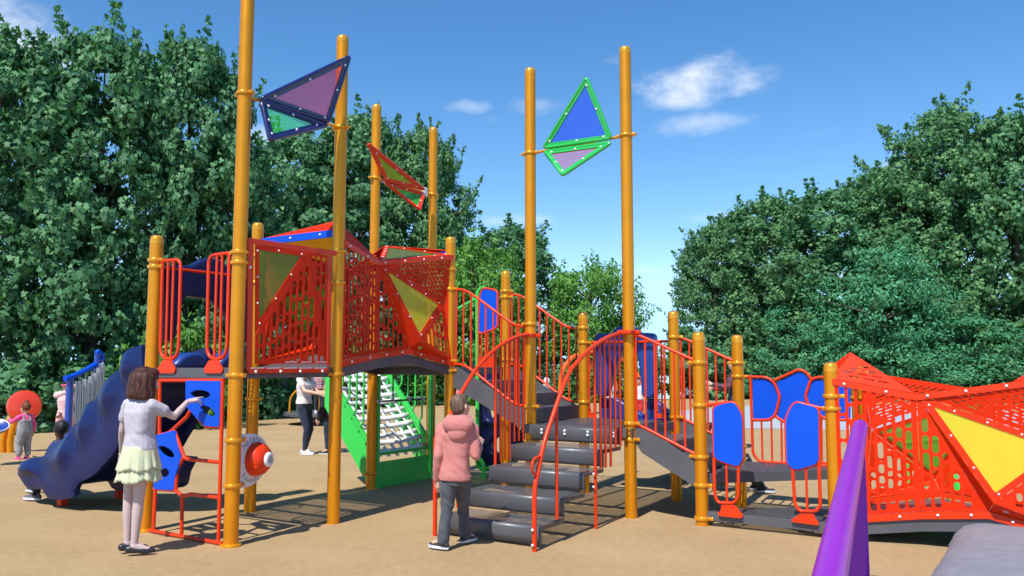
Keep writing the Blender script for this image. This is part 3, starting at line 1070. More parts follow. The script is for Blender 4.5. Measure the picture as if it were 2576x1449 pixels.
a1, a2 = A_(z1), A_(z2)
FOOT = [(400, 545), (590, 545), (600, 600), (622, 650), (655, 700), (655, 765), (620, 802), (350, 802), (312, 765), (312, 700), (348, 650), (372, 600)]
for (tl, tr, br, bl, i1, i2, dx) in [((590, 855), (960, 815), (690, 525), (325, 515), ((705, 850), (440, 505)), ((815, 840), (540, 505)), 0),
                                     ((1520, 745), (1935, 690), (1665, 520), (1265, 520), ((1690, 725), (1415, 500)), ((1795, 715), (1525, 500)), 955)]:
    loop = MB()
    c = [a1(*tl), a1(*tr), a2(*br), a2(*bl)]
    wid = (c[2] - c[3]).length
    path = [c[0].lerp(c[3], .5)]
    # rounded lower end, one rounded upper corner
    def corner(p, q, r_, rad):
        return fillet_path([q, p, r_], rad, k=8)[1:-1]
    left_first = dx == 0
    path += corner(c[3], c[0], c[2], wid * .48) + corner(c[2], c[3], c[1], wid * .48) + corner(c[1], c[2], c[0], .09 if left_first else .02) + corner(c[0], c[1], c[3], .02 if left_first else .09)
    loop.tube(path, .0165, 10, closed=True)
    e = (c[0] if left_first else c[1]); loop.tube([e, g(0, -1.235 if left_first else 0, e.z)], .0165, 8)
    lo = loop.build('gate_barrier', M_red, PLAY, 50)
    bb = MB()
    for p, q in (i1, i2): bb.tube([a1(*p), a2(*q)], .0135, 8)
    bb.build('bars', M_red, lo, 50)
    pts = [a2(x + (dx if dx == 0 else 940 + (x - 480) * .08), y) for x, y in FOOT]
    fr = plane_frame(pts[0], pts[1], pts[5])
    q = [to2(fr, p) for p in pts]
    sheet('foot_plate', fr[0] - U * .012, fr[1], fr[2], round_poly(q, .02), [], .012, M_red, lo, .001)
# rail across the slide opening
pA, pB = g(0, -1.235, post_z(3, 671)), g(1.245, -1.24, post_z(4, 700))
pipe_part('hood_rail', [[pA, pB]], .016, M_red)

# ------------------------------------------------------------------ climber frame below the left deck
ac = A_(zc, -.035)
cl = MB()
R_ = .0175
for path in [[(905, 342), (1267, 342)], [(1262, 342), (1236, 1262)], [(905, 342), (903, 650)], [(880, 950), (868, 1196)], [(845, 1190), (1255, 1265)],
             [(903, 652), (958, 640), (1066, 540), (1092, 470)], [(1060, 470), (1160, 602), (1250, 604)],
             [(985, 620), (1045, 780), (1062, 787), (1245, 806)], [(1042, 772), (1000, 850), (996, 962)],
             [(872, 955), (1000, 965), (1032, 1002), (1075, 985), (1240, 1006)], [(1032, 995), (1027, 1226)]]:
    cl.tube([ac(*p) for p in path], R_, 10, .05)
clo = cl.build('climber_frame', M_red, PLAY, 50)
clo['label'] = 'red pipe climbing frame with two blue panels under the left deck'


def ell(cx, cy, rx, ry, rot, n=22):
    r = radians(rot)
    return [(cx + rx * cos(t) * cos(r) - ry * sin(t) * sin(r), cy + rx * cos(t) * sin(r) + ry * sin(t) * cos(r)) for t in [2 * pi * k / n for k in range(n)]]


def sheet_px(name, f, outline, holes, th, m, parent, rad=.02, bevel=0.0, X=None):
    """sheet whose loops are given as picture points on the plane that f maps to"""
    P3 = [f(*p) for p in outline]
    o = P3[0]
    nrm = (P3[1] - P3[0]).cross(P3[2] - P3[0])
    Xh = X or Vector((nrm.y, -nrm.x, 0)).normalized()
    if Xh.length < .5: Xh = (P3[1] - P3[0]).normalized()
    Yh = nrm.normalized().cross(Xh).normalized()
    if Yh.z < 0: Yh = -Yh
    fr = (o, Xh, Yh)
    q = [to2(fr, p) for p in P3]
    if rad: q = round_poly(q, rad)
    hs = [[to2(fr, f(*p)) for p in h] for h in holes]
    return sheet(name, o, Xh, Yh, q, hs, th, m, parent, bevel)


sheet_px('blue_panel', A_(zc, -.045), [(1056, 343), (1253, 347), (1244, 604), (1158, 598), (1056, 486)], [ell(1138, 420, 58, 25, 3), ell(1180, 514, 48, 24, 32)], .018, M_blue, clo, .02, .002)
sheet_px('blue_panel', A_(zc, -.045), [(888, 652), (990, 624), (1028, 782), (996, 880), (986, 963), (873, 955)], [ell(946, 745, 52, 24, 33), ell(934, 864, 29, 26, -20)], .018, M_blue, clo, .02, .002)

# ------------------------------------------------------------------ wall panel between posts 1 and 2
b3 = lambda f, o=.045: (lambda x, y: onB(*f(x, y), o))
w = b3(z3)
z3B = lambda x, y, o: onB(*z3(x, y), o)
fr_ = MB()
TL, TRp, BLc, BRc = w(938, 250), w(1600, 335), w(932, 1283), w(1560, 1270)
def bar(m, a, b, wd, dep, n=V):
    d = (Vector(b) - Vector(a)); s = n.cross(d).normalized()
    m.box((Vector(a) + Vector(b)) / 2, d.length, wd, dep, (d.normalized(), s, n))
bar(fr_, w(928, 252), w(1612, 352), .052, .02)
bar(fr_, w(952, 262), w(940, 1262), .06, .016)
bar(fr_, w(1566, 372), w(1555, 1225), .045, .016)
bar(fr_, w(930, 1263), w(1556, 1258), .05, .017)
wall = fr_.build('wall_panel', M_red, PLAY, 0, bevel=.003)
wall['label'] = 'square red wall panel with green pane on the left deck'
BOLTS[0] = BoltList()
o0 = .045
TLi, BLi, Ap = z3B(985, 282, o0), z3B(985, 985, o0), z3B(1400, 345, .06)
TRi, BRi, BLb = z3B(1548, 365, o0), z3B(1540, 1210, o0), z3B(985, 1212, o0)
facet('window_facet', [TLi, BLi, Ap], 'window', wall, pane=M_pgrn, frame=.045, out=V)
facet('top_facet', [TLi, Ap, TRi], 'solid', wall, m=M_red, out=V)
facet('slotted_facet', [Ap, TRi, BRi], 'slot', wall, 31, out=V, holes_kw=dict(marg=.02))
facet('slotted_facet', [Ap, BRi, BLb, BLi], 'slot', wall, 37, out=V, holes_kw=dict(marg=.02))
for x, y in ((985, 1270), (1178, 1268), (1330, 1268), (1502, 1266)): BOLTS[0].bolt(w(x, y) + V * .012, V, .015)
BOLTS[0].bolt(w(942, 460) + V * .012, V, .014)
BOLTS[0].build('bolts', M_bolt, wall, 60)
sl = MB()  # bright slits drawn as white bars, the light put into the colour
for x0, x1 in ((945, 1050), (1075, 1180), (1202, 1305), (1325, 1420), (1440, 1535)):
    bar(sl, w(x0, 1243) + V * .012, w(x1, 1241) + V * .012, .008, .003)
    if x0 > 1200: bar(sl, w(x0 + 15, 1196) + V * .01, w(x1, 1195) + V * .01, .007, .003)
sl.build('lit_slit_strips', M_white, wall, 0)
# deck edge strip under that panel
# ------------------------------------------------------------------ sound dome beside post 1
zd = post_z(1, 1163)
AZ_D = radians(74); UD = Vector((cos(AZ_D), sin(AZ_D), 0)); VD = Vector((sin(AZ_D), -cos(AZ_D), 0))
cdm = g(0, .02, zd) + UD * .285
def P2(u, z): return (u, z)
Rw = .235
ol = [(-.21, -.20)] + [(Rw * cos(t) * 1.02, Rw * sin(t)) for t in [radians(-62 + 124 * k / 30) for k in range(31)]] + [(-.21, .20)]
ol = [(-.215, -.235)] + [(-.10 + (Rw + .10) * cos(t), .235 * sin(t)) for t in [radians(-90 + 180 * k / 36) for k in range(37)]] + [(-.215, .235)]
snd = sheet('sound_panel', cdm, UD, ZV, ol, [], .018, M_white, PLAY, .002)
dm = MB(); prof = [(.150, .0), (.155, .012), (.150, .05), (.135, .09), (.105, .125), (.070, .142)]
dm.lathe(prof, cdm + VD * .01, 28, VD)
dm.build('sound_dome', M_red, snd, 60)
for k in range(3):
    t = radians(90 + 120 * k)
    MB().ball(cdm + VD * .095 + UD * (.115 * cos(t)) + ZV * (.115 * sin(t)), .028, 10, 6).build('dome_lobe', M_red, snd, 60)
MB().lathe([(.066, .138), (.068, .15), (.060, .165), (.040, .172), (.03, .166)], cdm + VD * .01, 22, VD).build('dome_button', M_white, snd, 60)
gl = MB()
for k in range(3):
    t = radians(90 + 120 * k); gl.box(cdm + VD * .180 + UD * (.022 * cos(t)) + ZV * (.022 * sin(t)), .014, .010, .03, (UD, VD, ZV))
gl.build('button_mark', mat('grey_mark', (.32, .33, .37), .5), snd, 0)


def arc_text(txt, c, X, Y, R, a0, a1, size, m, parent, name='lettering', flip=False):
    """letters set round an arc on the plane (X,Y) about c"""
    Z = X.cross(Y)
    vs, fs = [], []
    n = len(txt)
    for i, ch in enumerate(txt):
        cu = bpy.data.curves.new('t', 'FONT'); cu.body = ch; cu.size = size; cu.align_x = 'CENTER'; cu.align_y = 'CENTER'; cu.extrude = .001
        cu.shear = .25
        ob = bpy.data.objects.new('t', cu)
        me = bpy.data.meshes.new_from_object(ob)
        a = radians(a0 + (a1 - a0) * i / (n - 1))
        rot = a - pi / 2 if not flip else a + pi / 2
        p = c + X * (R * cos(a)) + Y * (R * sin(a))
        xx = X * cos(rot) + Y * sin(rot); yy = -X * sin(rot) + Y * cos(rot)
        o_ = len(vs)
        vs += [p + xx * v.co.x + yy * v.co.y + Z * v.co.z for v in me.vertices]
        fs += [tuple(q + o_ for q in f.vertices) for f in me.polygons]
        bpy.data.objects.remove(ob); bpy.data.curves.remove(cu); bpy.data.meshes.remove(me)
    b = MB(); b.add(vs, fs)
    return b.build(name, m, parent, 0)


M_ink = mat('grey_ink', (.10, .10, .11), .5)
arc_text('Nature', cdm + VD * .0115 - UD * .02, UD, ZV, .188, 138, 62, .075, M_ink, snd)
arc_text('Sounds', cdm + VD * .0115 - UD * .02, UD, ZV, .188, -140, -68, .07, M_ink, snd, flip=True)

# ------------------------------------------------------------------ slide left of the deck
def slide():
    a_near, a_far = .22, .98
    top = [(822, 140), (745, 168), (705, 215), (690, 275), (640, 320), (600, 365), (560, 440), (505, 482), (485, 555), (425, 605), (395, 650), (330, 725), (250, 772), (185, 785), (140, 805), (131, 850)]
    bot = [(860, 420), (835, 480), (800, 545), (745, 610), (695, 690), (655, 760), (600, 820), (555, 868), (510, 898), (470, 915), (440, 960), (425, 1005), (300, 1012), (258, 960), (180, 955), (131, 880)]
    f = A_(zc, a_near)
    Tp = spline([f(*p) for p in top], 96); Bp = spline([f(*p) for p in bot], 96)
    # near wall: bulged roto-moulded side
    n = len(Tp)
    def wall(da, sign):
        rings = []
        for i in range(n):
            t, b = Tp[i] + U * da, Bp[i] + U * da
            s = i / (n - 1)
            lob = abs(sin(s * pi * 5.0 + .25))
            ring = []
            K = 14
            for k in range(K):                      # outer face from bottom to top
                h = k / (K - 1)
                bl = (.030 * sin(pi * h) ** .5 + .075 * lob ** 1.5 * math.exp(-((h - .72) / .17) ** 2) - .02 * (1 - lob) * math.exp(-((h - .72) / .2) ** 2))
                ring.append(b.lerp(t, h) - U * (sign * (.035 + bl)))
            for k in range(6):                       # inner face back down
                h = 1 - k / 5
                ring.append(b.lerp(t, .03 + .94 * h) + U * (sign * .035))
            rings.append(ring)
        return rings
    m = MB().loft(wall(0, 1))
    o = m.build('slide', M_slide, PLAY, 50)
    o['label'] = 'navy plastic slide with scalloped sides at the left'
    MB().loft(wall(a_far - a_near, -1)).build('slide_side', M_slide, o, 50)
    bed = MB()
    rr = []
    for i in range(n):
        t, b = Tp[i], Bp[i]
        p = b.lerp(t, .34 if i < n * .8 else .34 - (i - n * .8) / (n * .2) * .1)
        rr.append([p + U * .02, p + U * (a_far - a_near - .02), p + U * (a_far - a_near - .02) - ZV * .04, p + U * .02 - ZV * .04])
    bed.loft(rr); bed.build('slide_bed', M_slide, o, 50)
    for x, y, da in ((353, 1050, .12), (678, 1008, .6)):
        p = onZ(*zc(x, y), 0.0) ; MB().box(p + ZV * .06, .09, .09, .16, (U, V, ZV)).build('slide_foot', M_red, o, 0, bevel=.01)
    # second, further foot hump of the slide
    hb = MB()
    c = f(655, 905) + U * .55
    hb.loft([[c + V * (.20 * sx * q) + U * (.22 * sy * q) + ZV * zz for sx, sy in ((-1, -1), (1, -1), (1, 1), (-1, 1))] for q, zz in ((1.25, .18), (1.0, .02), (.92, -.12), (.75, -.15))])
    ob = hb.build('slide_support', M_slide, o, 60, bevel=.03)
    # entrance hood
    hd = A_(z3, 0)
    hB = lambda x, y: onB(*z3(x, y), -1.30)
    outl = [(282, 1010), (278, 480), (330, 470), (480, 470), (530, 440), (590, 412), (650, 412), (705, 440), (760, 500), (860, 530), (920, 560), (930, 1025), (800, 1025), (790, 840), (760, 800), (700, 745), (610, 682), (520, 676), (425, 660), (400, 700), (362, 760), (325, 1010)]
    return o, sheet_px('slide_hood', hB, outl, [], .07, M_slide, o, .04, .03)


slide()
# the twin lane beside it, seen between the barriers
f2 = lambda x, y: onB(*z3(x, y), -1.62)
for pts in ([(360, 1240), (380, 1200), (430, 1150), (500, 1122), (560, 1122), (610, 1150), (640, 1240)], [(700, 1240), (730, 1180), (780, 1130), (860, 1090), (925, 1065), (925, 1240)]):
    P3 = [f2(*p) for p in pts]
    MB().prism(P3, -V * .25).build('slide_shoulder', M_slide2, PLAY, 30, bevel=.04)
# navy curl of the slide's outer wall left of post 3
# ------------------------------------------------------------------ middle: ramp, landing, stairs
zr = zm(1650, 1050, 2.415); zs = zm(1600, 1500, 2.415); zt = zm(2200, 1100, 2.07); zd4 = zm(2550, 1200, 1.70516); ze = zm(1700, 1050, 5.573); zh = zm(2160, 1220, 3.6222)
ZC, ZU, ZL = .92, .50, .14
deck('deck', [g(3.0, 1.10), g(3.0, 2.45), g(4.44, 2.40), g(4.44, 1.12)], ZC, label='middle landing deck at the top of the grey steps')
for py, e in ((815, 0), (1022, 1), (1109, 1)): collar(9, post_z(9, py), ('b', -1 if not e else 1))
collar(9, post_z(9, 386), ('b', 0), .03)
for py in (1065, 1105): collar(10, post_z(10, py), ('b', 0))
collar(10, post_z(10, 341), ('b', 0), .03); collar(10, post_z(10, 838), ('a', -1))
for py in (825, 862, 1011): collar(11, post_z(11, py), ('b', 1 if py == 862 else -1))
for py in (848, 1049): collar(12, post_z(12, py), ('b', 1))
for py in (912, 1019, 1149, 1220, 1303): collar(13, post_z(13, py), ('b', 1 if py in (1019, 1220, 1303) else -1))
for py in (913, 947, 1123): collar(14, post_z(14, py), ('b', 1 if py == 947 else -1))
for py in (996, 1028, 1338): collar(15, post_z(15, py), ('b', -1 if py == 1028 else 1))
for py in (938, 1000, 1200): collar(16, post_z(16, py), ('b', 1))
# red end bosses of the handrails on the tall posts
for i, py in ((9, 844), (10, 836)):
    a, b, h = POST[i]; z = post_z(i, py); c = g(a, b, z)
    m = MB(); m.box(c - U * .04 - V * (.075 if i == 9 else -.075) * 0 + V * 0, .17, .155, .04, (U, V, ZV))
    m.lathe([(.034, -.02), (.034, .02)], c + V * .10 + U * .01, 14)
    m.build('collar', M_red, POBJ[i], 40, bevel=.006)


def ramp_rail(name, a, top, bot, xs, label=None, r=.0165, rb=.0115):
    """top and bottom rails in the plane a, and upright bars between them; bars at the b positions xs"""
    T = spline(top, 30); B = spline(bot, 30)
    o = MB().tube(T, r, 10).build(name, M_red, PLAY, 50)
    MB().tube(B, r, 10).build('lower_rail', M_red, o, 50)
    if label: o['label'] = label

    def zat(P, b):
        for p, q in zip(P, P[1:]):
            p0, q0 = ab(p), ab(q)
            if min(p0[1], q0[1]) <= b <= max(p0[1], q0[1]) and abs(q0[1] - p0[1]) > 1e-6:
                f = (b - p0[1]) / (q0[1] - p0[1]); return p[2] + (q[2] - p[2]) * f
        return None
    for b in xs:
        z1_, z0_ = zat(T, b), zat(B, b)
        if z1_ is None or z0_ is None: continue
        MB().tube([g(a, b, z0_), g(a, b, z1_)], rb, 8).build('bar', M_red, o, 50)
    return o


def rail_on(f, a): return lambda pts: [onA(*f(*p), a) for p in pts]


# ramp between the high deck and the landing
zt7, zt9 = post_z(7, 729), post_z(9, 818)
zb7, zb9 = post_z(7, 912), post_z(9, 1019)
for a, p, q in ((3.165, 7, 9), (4.42, 8, 11)):
    if p == 7: t0, t1, u0, u1 = post_z(7, 729), None, post_z(7, 912), None
    else: t0, t1, u0, u1 = post_z(8, 742), post_z(11, 826), None, post_z(11, 1012)
    dz = (post_z(8, 742) - post_z(11, 826))
    t0 = post_z(8, 742) if p == 8 else post_z(7, 729)
    t1 = t0 - dz
    u1 = post_z(11, 1012); u0 = u1 + dz
    top = [g(a, .07, t0), g(a, .20, t0 - .015), g(a, .36, t0 - .09), g(a, .85, t1 + .075), g(a, 1.0, t1 + .012), g(a, 1.12, t1)]
    bot = [g(a, .07, u0), g(a, .20, u0 - .015), g(a, .36, u0 - .09), g(a, .85, u1 + .075), g(a, 1.0, u1 + .012), g(a, 1.12, u1)]
    ramp_rail('ramp_railing', a, top, bot, [.10 + .108 * k for k in range(10)], 'sloping red railing on the near side of the upper ramp' if p == 7 else 'sloping red railing on the far side of the upper ramp')
    s = MB(); hgt = .29
    s.prism([g(a - .006, .06, ZA), g(a - .006, .13, ZA), g(a - .006, 1.12, ZC + .13), g(a - .006, 1.17, ZC + .10), g(a - .006, 1.17, ZC - .09), g(a - .006, 1.10, ZC - .09), g(a - .006, .06, ZA - hgt * .82)], U * .012)
    s.build('ramp_stringer', M_deck, PLAY, 0, bevel=.003)
M_perf2 = perf_mat('punched_riser', (.08, .08, .092), .032, .27, .45, 'UV')
for k in range(3):
    zt_, b0 = ZC + (ZA - ZC) * (k + 1) / 4 * 1.0, 1.13 - .33 * k
    t = MB(); t.prism([g(3.18, b0, zt_), g(4.41, b0, zt_), g(4.41, b0 - .35, zt_), g(3.18, b0 - .35, zt_)], ZV * -.012)
    st = t.build('ramp_step', M_deck, PLAY, 0, bevel=.004)
    sheet('riser', g(3.18, b0 + .002, zt_ - .158), U, ZV, [(0, 0), (1.23, 0), (1.23, .156), (0, .156)], [], .008, M_perf2, st)
# short ramp down to the transfer deck
for a, near in ((3.135, True), (4.435, False)):
    i, j = (10, 13) if near else (12, 14)
    t0, t1 = (post_z(10, 843), post_z(13, 907)) if near else (post_z(12, 851), post_z(14, 909))
    u1 = post_z(13, 1145) if near else post_z(14, 1122)
    u0 = u1 + (t0 - t1)
    b0, b1 = 2.45, 3.09
    top = [g(a, b0, t0), g(a, b0 + .10, t0 - .025), g(a, b0 + .35, (t0 + t1) / 2 + .0), g(a, b1 - .12, t1 + .06), g(a, b1, t1 + .01)]
    bot = [g(a, b0, u0), g(a, b0 + .10, u0 - .025), g(a, b0 + .35, (u0 + u1) / 2 + .0), g(a, b1 - .12, u1 + .06), g(a, b1, u1 + .01)]
    ramp_rail('ramp_railing', a, top, bot, [b0 + .015 + .105 * k for k in range(7)], 'sloping red railing on the near side of the lower ramp' if near else 'sloping red railing on the far side of the lower ramp')
    s = MB()
    s.prism([g(a - .006, 2.42, ZC + .01), g(a - .006, 2.62, ZC - .02), g(a - .006, 3.13, ZU + .09), g(a - .006, 3.13, ZU - .16), g(a - .006, 2.52, ZC - .25), g(a - .006, 2.42, ZC - .12)], U * .012)
    s.build('ramp_stringer', M_deck, PLAY, 0, bevel=.003)
for k in range(2):
    zt_ = ZU + (ZC - ZU) * (k + 1) / 3; b0 = 3.10 - .34 * k
    t = MB(); t.prism([g(3.15, b0, zt_), g(4.42, b0, zt_), g(4.42, b0 - .35, zt_), g(3.15, b0 - .35, zt_)], ZV * -.012)
    st = t.build('ramp_step', M_deck, PLAY, 0, bevel=.004)
    sheet('riser', g(3.15, b0 + .002, zt_ - .14), U, ZV, [(0, 0), (1.27, 0), (1.27, .138), (0, .138)], [], .008, M_perf2, st)

# ------------------------------------------------------------------ stairs
M_tread = perf_mat('punched_tread', (.105, .105, .115), .021, .33, .45, 'UV')
A0_, A1_, B0_, B1_ = 1.37, 3.0, 1.255, 2.325
NR = 5
RISE = ZC / NR
TD = (A1_ - A0_) / (NR - 1)
stairs = None
for k in range(NR):
    a0 = A0_ + TD * k
    z0, z1_ = RISE * k, RISE * (k + 1)
    prof = [(a0 + .05, z0 + .012), (a0 + .018, z0 + .020), (a0 + .006, z0 + .045), (a0, z0 + .09), (a0 - .006, z1_ - .035), (a0 + .002, z1_ - .012), (a0 + .018, z1_ - .002), (a0 + .045, z1_)]
    if k == 0: prof = [(a0, .03)] + prof[3:]
    if k == NR - 1: prof[-1] = (a0 + .03, z1_ + .003)
    rs = MB()
    rs.loft([[g(a, B0_, z) for a, z in prof], [g(a, B1_, z) for a, z in prof]], cap=False, closed=False)
    o = rs.build('stairs' if k == 0 else 'riser', M_deck, PLAY if k == 0 else stairs, 60)
    o.modifiers.new('thickness', 'SOLIDIFY').thickness = .006
    if k == 0:
        stairs = o; o['label'] = 'wide grey steps with punched treads and arched red handrails'
    if k < NR - 1:
        w_, d_ = B1_ - B0_, TD + .01
        sl_ = [stadium((q + .5) * w_ / 6, d_ - .028, .034, .085, 1, 0) for q in range(6)]
        sheet('tread', g(a0 + .04, B0_, z1_), V, U, [(0, 0), (w_, 0), (w_, d_), (0, d_)], sl_, 0.0, M_tread, stairs)
        for b in (B0_, B1_):
            e = MB(); e.prism([g(a0 + .0, b, z1_ - .002), g(a0 + TD + .02, b, z1_ - .002), g(a0 + TD + .02, b, z1_ - .038), g(a0 + .03, b, z1_ - .038), g(a0 + .03, b, z0 + .01), g(a0 + .0, b, z0 + .01)], V * (.008 if b > 2 else -.008))
            e.build('step_edge', M_deck, stairs, 0, bevel=.002)
BOLTS[0] = BoltList()
for fx in (.13, .40, .66, .95):
    for dz in (.05, .085): BOLTS[0].bolt(g(A1_ - .006, B0_ + (B1_ - B0_) * fx, ZC - dz), -U, .016)
BOLTS[0].build('bolts', M_bolt, stairs, 60)


def rail_curve(b, pts):
    return spline([onA(*f(*p), 0) if False else onB(*f(*p), b) for f, p in pts], 40)


def hrail(b, pts, bars, base, label):
    C = rail_curve(b, pts)
    top = C[-1]
    C = [p for p in C if p.z > .34]
    a0_ = ab(C[0])[0]
    C = [g(a0_, b, 0.0), g(a0_, b, .2)] + C
    m = MB().tube(C, .0205, 12)
    o = m.build('handrail', M_red, stairs, 60); o['label'] = label

    def z_at(a):
        for p, q in zip(C, C[1:]):
            p0, q0 = ab(p)[0], ab(q)[0]
            if min(p0, q0) <= a <= max(p0, q0) and abs(p0 - q0) > 1e-7: return p.z + (q.z - p.z) * (a - p0) / (q0 - p0)
        return top.z
    for f, p, r in bars:
        q = onB(*f(*p), b)
        a = ab(q)[0]
        MB().tube([g(a, b, max(0, q.z)), g(a, b, z_at(a))], r, 8).build('baluster', M_red, stairs, 50)
    return o


BR_ = 2.35; BL_ = 1.235
rr_pts = [(zs, (975, 900)), (zs, (985, 760)), (zs, (1000, 690)), (zs, (1048, 455)), (zs, (1112, 235)), (zs, (1180, 60)), (zr, (1062, 1060)), (zr, (1150, 880)), (zr, (1260, 725)), (zr, (1400, 592)), (zr, (1550, 505)), (zr, (1700, 470))]
hr = hrail(BR_, [rr_pts[i] for i in (0, 1, 2, 3, 4, 7, 8, 9, 10, 11)], [(zs, (1180, 1080), .0145), (zs, (1533, 1165), .0155)] + [(zs, p, .0125) for p in ((1578, 618), (1622, 611), (1668, 602), (1712, 428), (1756, 420), (1800, 412))], onZ(*zs(980, 1345)), 'arched red handrail on the right of the steps, with a small loop')
lp = MB(); lp.tube([onB(*zs(*p), BR_) - V * .0 for p in ((1022, 512), (985, 522), (958, 560), (950, 610), (960, 655), (985, 682), (1003, 684))], .011, 8, .02)
lp.build('loop_handle', M_red, hr, 50)
hrail(BL_, [(zr, p) for p in ((-40, 1440), (20, 1330), (100, 1215), (180, 1050), (250, 925), (340, 790), (450, 672), (560, 585), (680, 520), (800, 492))], [(zs, (280, 975), .0145)] + [(zs, p, .0125) for p in ((668, 552), (710, 546), (752, 540), (795, 375), (835, 370), (875, 364))] + [(zs, (622, 745), .0155)], onZ(*zs(96, 1222)), 'arched red handrail on the left of the steps, behind the boy')
BOLTS[0] = BoltList()
for f, p, b in ((zs, (970, 1175), BR_), (zs, (970, 1312), BR_), (zs, (1520, 667), BR_), (zs, (1520, 785), BR_)): BOLTS[0].bolt(onB(*f(*p), b) - U * .021, -U, .013)
for z in (.05, .14): BOLTS[0].bolt(onB(*zs(96, 1222), BL_).xy.to_3d() + ZV * z - U * .021, -U, .013)
for p in ((614, 597), (614, 703)): BOLTS[0].bolt(onB(*zs(*p), BL_) - U * .02, -U, .013)
BOLTS[0].build('bolts', M_bolt, stairs, 60)

# ------------------------------------------------------------------ back of the landing: rail, barrier posts and the blue hood slide
zq = post_z(11, 862)
br = MB().tube([g(4.43, 1.175, zq), g(4.43, 2.38, zq)], .0165, 10).build('back_rail', M_red, PLAY, 50)
for x, yb in ((187, 1140), (250, 1160), (1103, 1170), (1170, 1170)):
    p = onA(*zh(x, yb), 4.43); q = g(4.43, ab(p)[1], zq)
    MB().tube([p, q], .011, 8).build('bar', M_red, br, 50)
for xs in ((187, 250), (1103, 1180)):
    pts = [(xs[0] - 10, 1130), (xs[0] + 14, 1130), (xs[0] + 18, 1200), (xs[1] - 18, 1200), (xs[1] - 8, 1130), (xs[1] + 14, 1130), (xs[1] + 14, 1220), (xs[1] + 2, 1262), (xs[0], 1262), (xs[0] - 10, 1200)]
    sheet_px('foot_plate', lambda x, y: onA(*zh(x, y), 4.44), pts, [], .012, M_red, br, .005)
hx = lambda a: (lambda x, y: onA(*zh(x, y), a))
hood = sheet_px('hood_slide', hx(4.56), [(312, 150), (420, 145), (520, 140), (560, 80), (620, 45), (700, 30), (780, 50), (840, 100), (880, 140), (960, 135), (1050, 140), (1058, 200), (1060, 930), (1040, 955), (985, 955), (950, 930), (925, 620), (890, 400), (840, 230), (720, 210), (620, 330), (560, 480), (490, 680), (440, 860), (420, 940), (340, 940), (330, 800), (312, 500)], [], .09, M_slide2, PLAY, .03, .03)
hood['label'] = 'blue moulded hood over the slide behind the middle landing'
for pts, nm in (([(335, 1255), (335, 990), (360, 978), (395, 990), (415, 1020), (480, 1000), (495, 985), (520, 990), (560, 1010), (640, 1050), (760, 1130), (900, 1215), (905, 1290), (335, 1290)], 'slide_wall'),
                ([(945, 1290), (950, 1150), (958, 1010), (985, 998), (1040, 995), (1075, 1010), (1140, 1060), (1240, 1160), (1290, 1290)], 'slide_wall')):
    f = hx(4.60)
    P3 = [f(*p) for p in pts]
    MB().prism(P3, U * .10).build(nm, M_slide2, hood, 30, bevel=.02)
bd = MB(); bA = ab(hx(4.6)(420, 1200))[1]; bB = ab(hx(4.6)(1000, 1200))[1]
bd.prism([g(4.6, bA, .93), g(4.6, bB, .93), g(6.6, bB, .25), g(6.6, bA, .25)], ZV * -.05)
for b in (bA, bB): bd.prism([g(4.6, b, 1.12), g(5.2, b, 1.0), g(6.6, b, .45), g(6.6, b, .15), g(4.6, b, .8)], V * .06)
bd.build('slide_bed', M_slide2, hood, 30)

# ------------------------------------------------------------------ far side of the high right deck: two blue entry panels, climbing pole, navy climbing wall
for outl, f in (([(520, 1060), (560, 300), (610, 185), (665, 172), (930, 222), (930, 1000), (600, 1118), (560, 1110)], ze),
                ([(-120, 1005), (-120, 420), (-100, 330), (0, 340), (36, 420), (44, 1080), (10, 1125)], ze)):
    ff = lambda x, y, f=f: onA(*f(x, y), 4.43)
    P3 = [ff(*p) for p in outl]
    fr_m = MB(); fr_m.tube(fillet_path(P3, .06, True), .0165, 8, closed=True)
    zlow_ = min(p.z for p in P3)
    bs = sorted(ab(p)[1] for p in P3)
    for q in (.18, .5, .82):
        b = bs[0] + (bs[-1] - bs[0]) * q
        fr_m.tube([g(4.43, b, zlow_ + .02), g(4.43, b, ZA + .1)], .012, 6)
    fr_m.box(g(4.43, (bs[0] + bs[-1]) / 2, ZA + .06), .02, (bs[-1] - bs[0]) * .9, .16, (U, V, ZV))
    o = fr_m.build('entry_barrier', M_red, PLAY, 50)
    sheet_px('blue_panel', ff, outl, [], .018, M_blue, o, .06)
zk = zm(1740, 1480, 4.2615)
gp = MB()
pa = 4.86
fp = lambda f: (lambda x, y: onA(*f(x, y), pa))
e_, k_ = fp(ze), fp(zk)
gp.tube(fillet_path([e_(30, 640), e_(470, 400)], .02) , .026, 10)
gp.tube([onA(*ze(660, 172), 4.50), e_(600, 165), e_(520, 230), e_(500, 330), k_(215, 100), k_(212, 600)] , .030, 12, .10)
coil = [k_(212, 560), k_(212, 1050), k_(225, 1150), k_(300, 1200), k_(400, 1180), k_(430, 1150)]
gp.tube(coil, .030, 12, .10)
gp.tube([k_(240, 1120) - V * .0, k_(255, 1010) - U * .08, k_(310, 1010) - U * .10, k_(390, 1090) - U * .12, k_(392, 1330) - U * .12], .030, 12, .09)
pole = gp.build('climbing_pole', M_green, PLAY, 50); pole['label'] = 'green curled climbing pole behind the upper ramp'
fw = lambda x, y: onA(*zk(x, y), 5.05)
rock = sheet_px('climbing_wall', fw, [(250, 20), (262, -340), (300, -420), (480, -420), (800, -300), (950, 50), (960, 500), (930, 720), (800, 1060), (380, 1110), (330, 1000), (262, 900)],
                [ell(460, 250, 100, 190, 0), ell(590, 800, 165, 180, 20), ell(880, 450, 100, 160, -20), ell(620, -120, 120, 140, 0)], .10, M_slide, PLAY, .03, .035)
rock['label'] = 'navy plastic climbing wall with round holes behind the upper ramp'

